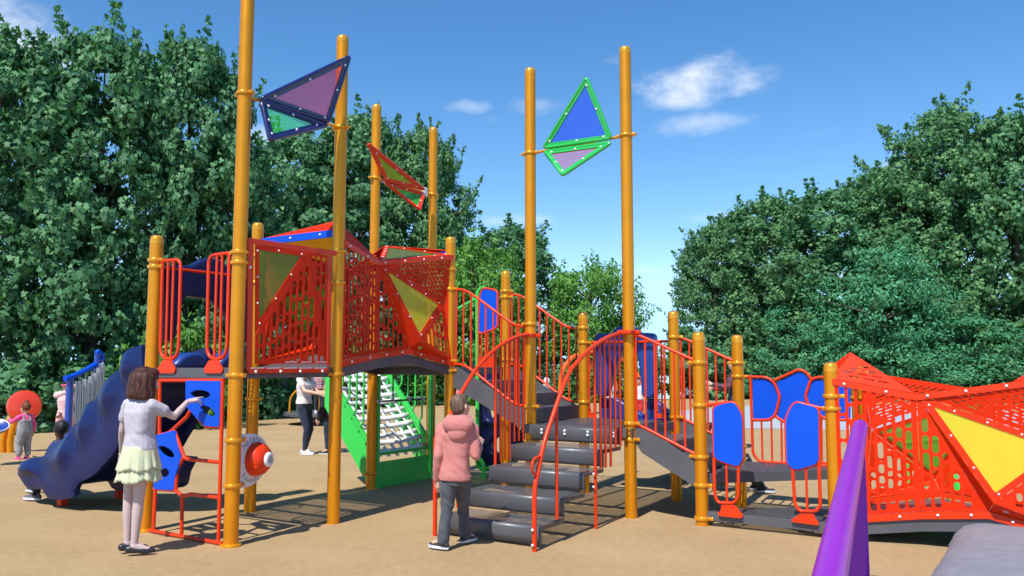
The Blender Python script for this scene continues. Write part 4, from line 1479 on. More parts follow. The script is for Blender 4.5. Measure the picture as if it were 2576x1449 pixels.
# ------------------------------------------------------------------ low decks (two triangles) and their barriers
d_ = deck('deck', [g(3.14, 3.15), g(4.44, 3.14), g(4.44, 4.41)], ZU, .10, M_slotdeck, 'upper triangular deck behind the blue barriers')
d_ = deck('deck', [g(3.12, 3.13), g(4.40, 4.43), g(3.12, 4.43)], ZL, .085, M_slotdeck, 'lower triangular step just above the ground')
fd = lambda a: (lambda x, y: onA(*zd4(x, y), a))


def blue_barrier(a, panel, low, bar, foot, tie):
    f = fd(a)
    m = MB()
    m.tube(fillet_path([f(*p) for p in panel], .05, True), .0165, 10, closed=True)
    m.tube([f(*p) for p in low], .0165, 10, .09)
    m.tube([f(*p) for p in tie], .0165, 10)
    o = m.build('gate_barrier', M_red, PLAY, 50)
    MB().tube([f(*p) for p in bar], .012, 8).build('bar', M_red, o, 50)
    sheet_px('blue_panel', fd(a - .018), panel, [], .016, M_blue, o, .06)
    sheet_px('foot_plate', fd(a - .03), foot, [], .012, M_red, o, .02)
    return o


blue_barrier(3.12, [(213, 552), (320, 526), (352, 532), (398, 606), (403, 890), (375, 932), (350, 932), (218, 886)],
             [(217, 880), (222, 1110), (238, 1168), (345, 1172), (372, 1135), (374, 925)], [(297, 905), (300, 1168)],
             [(262, 1182), (352, 1182), (375, 1215), (402, 1242), (400, 1266), (365, 1266), (250, 1252), (240, 1236), (264, 1215)], [(172, 543), (300, 530)])['label'] = 'red barrier with tall blue panel beside the first low post'
blue_barrier(3.12, [(886, 562), (745, 526), (714, 552), (676, 635), (684, 918), (722, 950), (752, 957), (888, 916)],
             [(720, 945), (734, 1175), (762, 1222), (868, 1224), (898, 1190), (888, 905)], [(806, 950), (813, 1218)],
             [(762, 1238), (858, 1240), (866, 1270), (890, 1298), (884, 1313), (720, 1291), (710, 1276), (742, 1260)], [(905, 566), (800, 540)])['label'] = 'red barrier with tall blue panel beside the last low post'
f = fd(4.43)
m = MB()
for path in [[(420, 363), (555, 366), (602, 398), (640, 490), (612, 605), (575, 640), (462, 640)], [(450, 368), (458, 600), (466, 855), (505, 905), (690, 916), (940, 932), (1065, 940), (1105, 900), (1095, 640)],
             [(604, 386), (760, 316), (800, 328), (840, 378)], [(612, 618), (672, 655), (760, 702), (830, 680), (915, 625)],
             [(1110, 372), (880, 366), (838, 380), (800, 490), (828, 560), (930, 635), (1100, 640)]]:
    m.tube([f(*p) for p in path], .0165, 10, .05)
bk = m.build('blue_barrier', M_red, PLAY, 50); bk['label'] = 'wide red barrier with three blue panels behind the low deck'
for p in ([(464, 376), (560, 378), (596, 398), (630, 490), (604, 600), (574, 634), (470, 634)], [(618, 398), (760, 330), (796, 342), (828, 386), (796, 490), (822, 562), (905, 618), (830, 672), (760, 692), (670, 642), (618, 610), (648, 490)],
          [(845, 384), (1090, 386), (1090, 632), (935, 626), (838, 555), (812, 490)]):
    sheet_px('blue_panel', fd(4.445), p, [], .016, M_blue, bk, .02)
for x0, y0, x1, y1 in ((521, 642, 528, 906), (584, 640, 590, 910), (648, 645, 652, 914), (760, 702, 765, 920), (830, 680, 836, 926), (905, 640, 908, 930), (985, 640, 990, 934)):
    MB().tube([f(x0, y0), f(x1, y1)], .0115, 8).build('bar', M_red, bk, 50)
for x in (580, 930):
    MB().box(f(x, 935) + ZV * .0, .02, .12, .09, (U, V, ZV)).build('foot_plate', M_red, bk, 0, bevel=.006)

# right tunnel
tunnel(g(3.10, 4.41 + .02), V, -U, ZL, 61, 'lower red tunnel at the right edge with a yellow window', M_red, .62)
# ------------------------------------------------------------------ coloured sails
M_dotg = perf_mat('punched_green_sheet', (.03, .48, .05), .026, .34, .4, 'UV')
M_dotr = perf_mat('punched_red_sheet', (.42, .02, .03), .026, .44, .4, 'UV')
zw = zm(480, 0, 1.8115); zg = zm(1900, 150, 2.415); zo = zm(1300, 350, 2.898)


def sail(i, j, f, zi, zj, up_tri, low_tri, off_u, off_l, m_frame, p_up, m_low, r, label, ybias=0.0):
    """two folded triangles hung on an axle between posts i and j"""
    ai, bi, _ = POST[i]; aj, bj, _ = POST[j]
    p, q = g(ai, bi, zi), g(aj, bj, zj)
    ax = (g(aj, bj) - g(ai, bi)).normalized(); nn = Vector((ax.y, -ax.x, 0))
    if nn.y > 0: nn = -nn                # towards the camera
    root = MB().tube([p.lerp(q, .04), p.lerp(q, .96)], .016, 8).build('sail', M_clamp, PLAY, 50)
    root['label'] = label
    BOLTS[0] = BoltList()
    for tri, offs, pm, nm in ((up_tri, off_u, p_up, 'sail_pane'), (low_tri, off_l, m_low, 'punched_sheet')):
        P = [on(*f(*t), p + nn * o_, nn) for t, o_ in zip(tri, offs)]
        fr = plane_frame(*P)
        q2 = [to2(fr, v) for v in P]
        nz = fr[1].cross(fr[2])
        if nz.dot(nn) < 0: nz = -nz
        fm = MB()
        fm.tube(fillet_path(P, .04, True), r, 8, closed=True)
        fo = fm.build('sail_frame', m_frame, root, 60)
        sheet('frame_sheet', fr[0], fr[1], fr[2], round_poly(q2, .03), [round_poly(inset_poly(q2, r * 1.9), .02)], .016, m_frame, fo, .003)
        sheet(nm, fr[0], fr[1], fr[2], round_poly(inset_poly(q2, r * 1.5), .02), [], .006 if nm == 'sail_pane' else 0.0, pm, fo)
        qi = inset_poly(q2, r * 1.25)
        for a in range(3):
            A, B = Vector((*qi[a], 0)), Vector((*qi[(a + 1) % 3], 0))
            for t in (.06, .5):
                c = A.lerp(B, t); BOLTS[0].bolt(Vector(fr[0]) + fr[1] * c.x + fr[2] * c.y + nz * .010, nz, .0135)
    BOLTS[0].build('bolts', M_bolt, root, 60)
    return root


sail(1, 2, zw, post_z(1, 240), post_z(2, 323), [(905, 672), (1505, 385), (1362, 828)], [(905, 692), (1352, 852), (965, 948)], (.05, .16, .05), (.05, .05, .20), M_navy, M_pmag, M_dotg, .023, 'navy framed sail with pink pane and punched green sheet')
sail(9, 10, zg, post_z(9, 386), post_z(10, 341), [(335, 975), (722, 340), (945, 890)], [(345, 1012), (945, 930), (508, 1225)], (.05, .18, .05), (.05, .05, .18), M_greenf, M_pblu, M_dotr, .021, 'green framed sail with blue pane and punched red sheet')
sail(5, 6, zo, post_z(5, 449), post_z(6, 490), [(230, 545), (845, 1045), (430, 950)], [(420, 975), (840, 1095), (795, 1265)], (.34, .06, .06), (.06, .06, .28), M_red, M_pgrn, M_dotg, .020, 'red framed sail with green pane and white corner brackets')
for px, py in ((438, 940), (848, 1070)):
    p = on(*zo(px, py), g(3.19, -1.262), V)
    MB().box(p, .10, .05, .13, (U, V, ZV)).build('corner_bracket', M_white, PLAY, 0, bevel=.02)

# ------------------------------------------------------------------ green net climber behind the posts
NC = MB()
nb = lambda s: (-1.26 - .86 * s, .40 + 1.10 * s)
for a in (3.21, 4.40):
    NC.prism([g(a, -1.20, .42), g(a, -2.13, 1.56), g(a, -2.13, 1.02), g(a, -1.30, .0), g(a, -1.20, .0)], U * .014)
    NC.prism([g(a - .02, -1.20, .45), g(a - .02, -2.13, 1.59), g(a - .02, -2.13, 1.53), g(a - .02, -1.20, .39)], U * .054)
NC.box(g(3.80, -1.225, .165), 1.10, .02, .33, (U, V, ZV))
NC.box(g(3.255, -1.22, .72), .05, .05, 1.44, (U, V, ZV)); NC.box(g(4.36, -1.22, .72), .05, .05, 1.44, (U, V, ZV))
NC.tube([g(3.23, -1.29, .42), g(4.38, -1.29, .42)], .022, 8)
NC.box(g(3.80, -2.15, 1.50), 1.20, .02, .22, (U, V, ZV))
net = NC.build('net_climber', M_green, PLAY, 35); net['label'] = 'green framed net climber with white straps under the high deck'
for a in (3.20, 4.41):
    for k in range(6):
        b = -1.36 - .125 * k; s = (-b - 1.26) / .86; z = .46 + 1.10 * s
        MB().tube([g(a, b + .07, 1.60), g(a, b + .07, z + .10), g(a, b, z), g(a, b - .02, z - .02)], .014, 6, .03).build('baluster', M_green, net, 50)
    MB().tube([g(a, -1.22, 1.60), g(a, -2.1, 1.62)], .02, 8).build('net_rail', M_green, net, 50)
st_ = MB()
for k in range(11):
    s = .06 + .092 * k; b, z = nb(s)
    sag = .012 * sin(k * 2.3)
    d = Vector((0, 0, 0)) + (-V * .86 + ZV * 1.10).normalized()
    rows = []
    for q in range(9):
        f_ = q / 8; c = g(3.24 + 1.13 * f_, b, z + sag - .03 * sin(pi * f_)) + (V * 1.10 + ZV * .86).normalized() * (.0025 * (-1) ** q)
        rows.append([c - d * .036, c + d * .036])
    st_ = MB().loft(rows, cap=False, closed=False)
    o = st_.build('strap', M_strap, net, 60); o.modifiers.new('thickness', 'SOLIDIFY').thickness = .005
for k in range(6):
    a = 3.36 + .178 * k
    rows = []
    for q in range(23):
        s = q / 22; b, z = nb(s); c = g(a, b, z - .03 * sin(pi * (a - 3.24) / 1.13)) + (V * 1.10 + ZV * .86).normalized() * (-.004 + .003 * cos(q * pi))
        rows.append([c - U * .034, c + U * .034])
    o = MB().loft(rows, cap=False, closed=False).build('strap', M_strap, net, 60); o.modifiers.new('thickness', 'SOLIDIFY').thickness = .005
zn = zm(1240, 1360, 3.0187)
fh = lambda x, y: onB(*zn(x, y), -.95)
hb = MB(); hb.tube([fh(545, 438), fh(1040, 415)], .012, 8)
hbo = hb.build('hanging_bar', M_black, PLAY, 50)
for x0, x1 in ((707, 705), (886, 884)):
    MB().tube([fh(x0, 100), fh(x1, 425)], .009, 6).build('rope', M_black, hbo, 50)
    MB().box(fh(x1, 405), .03, .03, .06, (U, V, ZV)).build('rope_clamp', M_steel, hbo, 0)
for p in ((545, 438), (1040, 415)): MB().ball(fh(*p), .028, 10, 6).build('end_knob', M_steel, hbo, 60)

# ------------------------------------------------------------------ foreground purple rail and the grey climbing boulder
zp = zm(3000, 1280, 1.6464)
# rail: its near end passes the picture foot, it runs back to a post foot beside the tunnel
PR_ = thing('guard_rail', 'purple pipe guard rail running from the bottom edge towards the right red tunnel', 'railing', onZ(2160, 1440, 0))
q0 = onY(*zp(190, 1420), 2.6); q1 = onY(*zp(372, 530), 5.6)
rp_ = MB().tube([q1, q1 + (q0 - q1) * 1.6], .050, 18)
rp_.ball(q1, .050, 16, 8)
ro = rp_.build('rail_pipe', M_purple, PR_, 60)
for k in range(26):
    f_ = .012 + k * .0595
    c = q1 + (q0 - q1) * f_
    MB().tube([c, Vector((c.x, c.y, 0.16))], .0125, 8).build('baluster', M_purple, PR_, 50)
MB().tube([Vector((q1.x, q1.y, .17)), Vector(((q1 + (q0 - q1) * 1.6).x, (q1 + (q0 - q1) * 1.6).y, .17))], .02, 8).build('lower_pipe', M_purple, PR_, 50)
MB().tube([Vector((q1.x, q1.y, q1.z)), Vector((q1.x, q1.y, 0))], .024, 10).build('post', M_purple, PR_, 50)
x_ = q1 + (q0 - q1) * 1.55
MB().tube([x_, Vector((x_.x, x_.y, 0))], .024, 10).build('post', M_purple, PR_, 50)

CUR[0] = None
M_rock = mat('moulded_rock', (.20, .21, .25), .65, bump=1.0, bscale=24, var=.08, vscale=7)
bm = bmesh.new(); bmesh.ops.create_icosphere(bm, subdivisions=6, radius=1.0)
for v in bm.verts:
    p = v.co.copy()
    n_ = noise.noise(p * 1.3 + Vector((3, 1, 7))) * .20 + noise.noise(p * 3.1) * .06 + noise.noise(p * 11) * .05 + noise.noise(p * 23) * .03
    r_ = (abs(p.x) ** 5 + abs(p.y) ** 5) ** .2; h_ = max(abs(p.x), abs(p.y), 1e-6) / max(sqrt(p.x ** 2 + p.y ** 2), 1e-6)
    sx_ = p.x / max(h_, .7); sy_ = p.y / max(h_, .7)
    zz_ = max(0, 1 - max(abs(sx_), abs(sy_)) ** 18) ** .7 if p.z > 0 else -.3
    v.co = Vector((sx_ * (1 + n_ * .12), sy_ * (1 + n_ * .12), zz_ * (1 + n_ * .55)))
me = bpy.data.meshes.new('climbing_boulder'); bm.to_mesh(me); bm.free()
bo = finish('climbing_boulder', me, M_rock, None, 60)
bo.scale = (1.38, 1.68, .27); bo.rotation_euler = (0, 0, radians(57.5))
bo.location = (4.56, 5.40, -.01)
tag(bo, 'grey moulded climbing boulder in the bottom right corner before the right red tunnel', 'boulder')
# ------------------------------------------------------------------ people
def skin(name, col): return mat(name, col, .5, sub=.12, var=.05, vscale=6, spec=.35, bump=.03, bscale=90)


def cloth(name, col, var=.08, vscale=14, bump=.35, bscale=160, rough=.85):
    return mat(name, col, rough, var=var, vscale=vscale, bump=bump, bscale=bscale, spec=.2, sheen=.15)


def hair_mat(name, c0, c1):
    m = bpy.data.materials.new(name); N, L, p = nodes_of(m)
    tc = N.new('ShaderNodeTexCoord')
    mp = N.new('ShaderNodeMapping'); mp.inputs['Scale'].default_value = (1, 1, .07); L.new(tc.outputs['Object'], mp.inputs[0])
    n = N.new('ShaderNodeTexNoise'); n.inputs['Scale'].default_value = 85; n.inputs['Detail'].default_value = 5; L.new(mp.outputs[0], n.inputs['Vector'])
    r = N.new('ShaderNodeValToRGB'); r.color_ramp.elements[0].position = .35; r.color_ramp.elements[1].position = .68
    r.color_ramp.elements[0].color = (*c0, 1); r.color_ramp.elements[1].color = (*c1, 1)
    L.new(n.outputs['Fac'], r.inputs[0]); L.new(r.outputs[0], p.inputs['Base Color'])
    b = N.new('ShaderNodeBump'); b.inputs['Strength'].default_value = .7; b.inputs['Distance'].default_value = .01
    L.new(n.outputs['Fac'], b.inputs['Height']); L.new(b.outputs[0], p.inputs['Normal'])
    p.inputs['Roughness'].default_value = .5; p.inputs['Specular IOR Level'].default_value = .3
    return m


def dots_mat(name, c0, c1, scale=60, size=.25, rough=.8):
    m = bpy.data.materials.new(name); N, L, p = nodes_of(m)
    tc = N.new('ShaderNodeTexCoord'); v = N.new('ShaderNodeTexVoronoi'); v.inputs['Scale'].default_value = scale
    L.new(tc.outputs['Object'], v.inputs['Vector'])
    mr = N.new('ShaderNodeMapRange'); mr.inputs['From Min'].default_value = size * .6; mr.inputs['From Max'].default_value = size; mr.inputs['To Min'].default_value = 1; mr.inputs['To Max'].default_value = 0
    L.new(v.outputs['Distance'], mr.inputs[0])
    mx = N.new('ShaderNodeMixRGB'); mx.inputs[1].default_value = (*c0, 1); mx.inputs[2].default_value = (*c1, 1)
    L.new(mr.outputs[0], mx.inputs[0]); L.new(mx.outputs[0], p.inputs['Base Color']); p.inputs['Roughness'].default_value = rough
    p.inputs['Specular IOR Level'].default_value = .2
    return m


def plaid_mat(name, c0, c1, c2, s=14):
    m = bpy.data.materials.new(name); N, L, p = nodes_of(m)
    tc = N.new('ShaderNodeTexCoord')
    col = None
    for ax, c in (('X', c1), ('Z', c2)):
        w = N.new('ShaderNodeTexWave'); w.bands_direction = ax; w.inputs['Scale'].default_value = s / 6.28 * 2
        L.new(tc.outputs['Object'], w.inputs['Vector'])
        g_ = N.new('ShaderNodeMath'); g_.operation = 'GREATER_THAN'; g_.inputs[1].default_value = .6; L.new(w.outputs['Fac'], g_.inputs[0])
        h = N.new('ShaderNodeMath'); h.operation = 'MULTIPLY'; h.inputs[1].default_value = .6; L.new(g_.outputs[0], h.inputs[0])
        mx = N.new('ShaderNodeMixRGB'); L.new(h.outputs[0], mx.inputs[0])
        if col is None: mx.inputs[1].default_value = (*c0, 1)
        else: L.new(col, mx.inputs[1])
        mx.inputs[2].default_value = (*c, 1); col = mx.outputs[0]
    L.new(col, p.inputs['Base Color']); p.inputs['Roughness'].default_value = .85
    return m


class BB(MB):
    """body pieces that are later fused into one skin"""
    def cap(s, p, q, r1, r2, seg=12):
        p, q = Vector(p), Vector(q); d = q - p; l = d.length
        if l < 1e-6: return s.ball(p, r1)
        prof = [(max(r1 * sin(t), 1e-4), -r1 * cos(t)) for t in (0.05, .5, 1.0)] + [(r1, 0), ((r1 + r2) / 2, l / 2), (r2, l)] + [(max(r2 * sin(t), 1e-4), l + r2 * cos(t)) for t in (1.0, .5, 0.05)]
        return s.lathe(prof, p, seg, d)

    def chain(s, pts, rs):
        for i in range(len(pts) - 1): s.cap(pts[i], pts[i + 1], rs[i], rs[i + 1])
        return s

    def ell(s, c, X, Y, Z, rx, ry, rz, seg=16, rings=10):
        M = Matrix((X * rx, Y * ry, Z * rz)).transposed()
        return s.ball(c, 1.0, seg, rings, M=M)

    def rings(s, L_, X, Y, seg=20, pw=2.4):
        """L_: (centre, half width, half depth)"""
        out = []
        for c, rx, ry in L_:
            out.append([Vector(c) + X * (rx * abs(cos(t)) ** (2 / pw) * (1 if cos(t) >= 0 else -1)) + Y * (ry * abs(sin(t)) ** (2 / pw) * (1 if sin(t) >= 0 else -1)) for t in [2 * pi * k / seg for k in range(seg)]])
        return s.loft(out)


def fuse(b, name, m, parent, voxel=.008, smooth=4, wr=0.0, wf=14.0, off=None, wdir=(1, 1, .6)):
    """one continuous skin round overlapping pieces; wr adds soft folds"""
    me = bpy.data.meshes.new('tmp'); off = CUR[0].location
    me.from_pydata([(x - off.x, y - off.y, z - off.z) for x, y, z in b.v], [], b.f)
    bm = bmesh.new(); bm.from_mesh(me); bmesh.ops.recalc_face_normals(bm, faces=bm.faces); bm.to_mesh(me); bm.free()
    ob = bpy.data.objects.new('tmp', me); COL.objects.link(ob)
    r = ob.modifiers.new('r', 'REMESH'); r.mode = 'VOXEL'; r.voxel_size = voxel; r.adaptivity = 0
    if smooth:
        s_ = ob.modifiers.new('s', 'SMOOTH'); s_.iterations = smooth; s_.factor = .5
    dg = bpy.context.evaluated_depsgraph_get()
    out = bpy.data.meshes.new_from_object(ob.evaluated_get(dg))
    bpy.data.objects.remove(ob); bpy.data.meshes.remove(me)
    out.name = name; out.materials.clear()
    if wr:
        n = len(out.vertices); co = np.empty(n * 3); out.vertices.foreach_get('co', co); co = co.reshape(-1, 3)
        nr = np.empty(n * 3); out.vertices.foreach_get('normal', nr); nr = nr.reshape(-1, 3)
        sd_ = Vector((len(name) * 1.7, voxel * 100, n % 13))
        d = np.array([noise.noise(Vector((p[0] * wdir[0], p[1] * wdir[1], p[2] * wdir[2])) * wf + sd_) + .5 * noise.noise(Vector((p[0] + p[2] * .8, p[1], p[2] * .7)) * wf * 2.1 + sd_) for p in co])
        d = np.sign(d) * np.abs(d) ** 1.3
        co += nr * (d * wr)[:, None]
        out.vertices.foreach_set('co', co.ravel()); out.update()
    return finish(name, out, m, parent, 180)


def hand(b, wrist, d, palm_n, side, s, curl, thumb=.5):
    """palm, four jointed fingers of unequal length and a thumb; side = direction towards the thumb; curl = bend per finger"""
    d = Vector(d).normalized(); n = Vector(palm_n); n = (n - d * n.dot(d)).normalized(); t = Vector(side); t = (t - d * t.dot(d) - n * t.dot(n)).normalized()
    W = Vector(wrist)
    pl = .085 * s
    lens = (.066, .074, .069, .054)
    for i in range(4):
        o = (1.5 - i) * .0185 * s
        k = W + d * (pl * (1 - .05 * abs(i - 1))) + t * o
        b.cap(W + t * o * .55 + d * .012 * s, k, .0165 * s, .0115 * s, 8)
        c = curl[i] if isinstance(curl, (list, tuple)) else curl
        p = k; dr = d.copy()
        for j, fr in enumerate((.45, .32, .23)):
            ang = c * (.8, 1.0, .7)[j]
            dr = (dr * cos(ang) + n * sin(ang)).normalized()
            q = p + dr * (lens[i] * s * fr)
            b.cap(p, q, (.0092 - .0010 * j) * s, (.0084 - .0012 * j) * s, 8); p = q
    p0 = W + d * .022 * s + t * .026 * s
    p1 = p0 + (d * .55 + t * .75 + n * .25).normalized() * .034 * s
    p2 = p1 + (d * .85 + t * (.45 - thumb) + n * thumb).normalized() * .030 * s
    p3 = p2 + (d * .8 + t * (.1 - thumb) + n * thumb * 1.2).normalized() * .022 * s
    b.chain([p0, p1, p2, p3], [.0140 * s, .0112 * s, .0100 * s, .0078 * s])


def head(b, c, F, up, hh, nose=True):
    """skull, jaw, nose, brow, cheeks and ears of a head hh tall centred at c, looking along F"""
    F = Vector(F).normalized(); up = Vector(up); up = (up - F * up.dot(F)).normalized(); R = F.cross(up)
    c = Vector(c)
    b.ell(c + up * hh * .09 - F * hh * .03, R, F, up, hh * .335, hh * .405, hh * .40)
    b.ell(c - up * hh * .16 + F * hh * .09, R, F, up, hh * .265, hh * .275, hh * .33)
    b.ell(c - up * hh * .40 + F * hh * .22, R, F, up, hh * .13, hh * .12, hh * .10)
    for s in (-1, 1):
        b.ell(c - up * hh * .13 + F * hh * .24 + R * (s * hh * .15), R, F, up, hh * .12, hh * .10, hh * .12)
        e = c - up * hh * .05 - F * hh * .02 + R * (s * hh * .35)
        b.ell(e, R, F, up, hh * .035, hh * .075, hh * .125)
    b.ell(c + up * hh * .06 + F * hh * .33, R, F, up, hh * .22, hh * .05, hh * .04)
    b.cap(c + up * hh * .0 + F * hh * .36, c - up * hh * .13 + F * hh * .425, hh * .032, hh * .052)
    b.ell(c - up * hh * .27 + F * hh * .34, R, F, up, hh * .10, hh * .045, hh * .035)
    return F, up, R


M_eye = mat('eye_dark', (.02, .015, .012), .15)
M_lip = mat('lip', (.42, .15, .13), .5)
M_eyew = mat('eye_white', (.75, .74, .72), .3)


def face(c, F, up, R, hh, parent):
    c = Vector(c)
    for s in (-1, 1):
        e = c - up * hh * .02 + F * hh * .338 + R * (s * hh * .135)
        q = MB(); q.ball(e, hh * .048, 8, 6); o = q.build('eye', M_eyew, parent, 60)
        MB().ball(e + F * hh * .030, hh * .026, 8, 5).build('iris', M_eye, o, 60)
    q = BB(); q.ell(c - up * hh * .27 + F * hh * .375, R, F, up, hh * .09, hh * .022, hh * .022, 10, 6); q.build('mouth', M_lip, parent, 60)


def hair_cap(b, c, F, up, R, hh, style):
    c = Vector(c)
    b.ell(c + up * hh * .15 - F * hh * .075, R, F, up, hh * .375, hh * .425, hh * .405)
    if style == 'short':
        b.ell(c + up * hh * .34 + F * hh * .12, R, F, up, hh * .29, hh * .27, hh * .20)
        b.ell(c - up * hh * .04 - F * hh * .16, R, F, up, hh * .335, hh * .28, hh * .30)
    if style == 'crop':
        pass
    if style in ('bob', 'long'):
        b.ell(c + up * hh * .30 + F * hh * .16, R, F, up, hh * .34, hh * .27, hh * .22)
        dn = .50 if style == 'bob' else 1.0
        for k in range(9):
            t = radians(-118 + 236 * k / 8)
            v = -F * cos(t) + R * sin(t)
            b.cap(c + up * hh * .15 + v * hh * .30 - F * hh * .05, c - up * hh * (dn - .04 * cos(2 * t)) + v * hh * .40 - F * hh * .02, hh * .21, hh * .150)
        b.cap(c + up * hh * .1 - F * hh * .2, c - up * hh * (dn - .1) - F * hh * .2, hh * .3, hh * .22)
    if style == 'bun':
        b.ell(c + up * hh * .30 + F * hh * .10, R, F, up, hh * .31, hh * .27, hh * .20)
        b.ell(c + up * hh * .60 - F * hh * .16, R, F, up, hh * .17, hh * .17, hh * .15)
    if style == 'tail':
        b.ell(c + up * hh * .28 + F * hh * .12, R, F, up, hh * .32, hh * .27, hh * .22)
        b.chain([c + up * hh * .2 - F * hh * .45, c - up * hh * .2 - F * hh * .6, c - up * hh * .75 - F * hh * .5], [hh * .12, hh * .14, hh * .05])


def shoe(parent, ankle, toe_dir, ln, m, sole, name='shoe', h=.075, heel=0.0):
    """a shoe with its own sole; ankle is the ankle joint, the sole lies under it"""
    d = Vector(toe_dir); d.z = 0; d.normalize(); w = ZV.cross(d)
    A = Vector(ankle); z0 = A.z - h
    g0 = Vector((A.x, A.y, z0))
    b = BB()
    b.cap(g0 - d * ln * .18 + ZV * (.033 + heel), g0 + d * ln * .35 + ZV * .026, ln * .14, ln * .15)
    b.cap(g0 + d * ln * .30 + ZV * .026, g0 + d * ln * .62 + ZV * .022, ln * .155, ln * .115)
    b.cap(g0 + ZV * .04, g0 + ZV * h * (.9 if heel else 1.05) - d * ln * .04, ln * .15, ln * (.125 if heel else .155))
    if not heel: b.cap(g0 + ZV * h * .95, g0 + d * ln * .34 + ZV * .04, ln * .14, ln * .12)
    for i, v in enumerate(b.v): b.v[i] = (v[0], v[1], max(v[2], z0 + .012))
    o = fuse(b, name, m, parent, .006, 3)
    s = MB()
    out = []
    for k in range(28):
        t = 2 * pi * k / 28
        x = cos(t); y = sin(t)
        wd = ln * (.165 + .025 * x)
        out.append(g0 + d * (ln * (.23 + .53 * x)) + w * (wd * (abs(y) ** .8) * (1 if y >= 0 else -1)))
    if sole is not None:
        s.loft([[p + ZV * z for p in out] for z in (0.001, .010, .024)])
        s.build('sole', sole, o, 50)
    return o


def limb_pts(*p): return [Vector(q) for q in p]


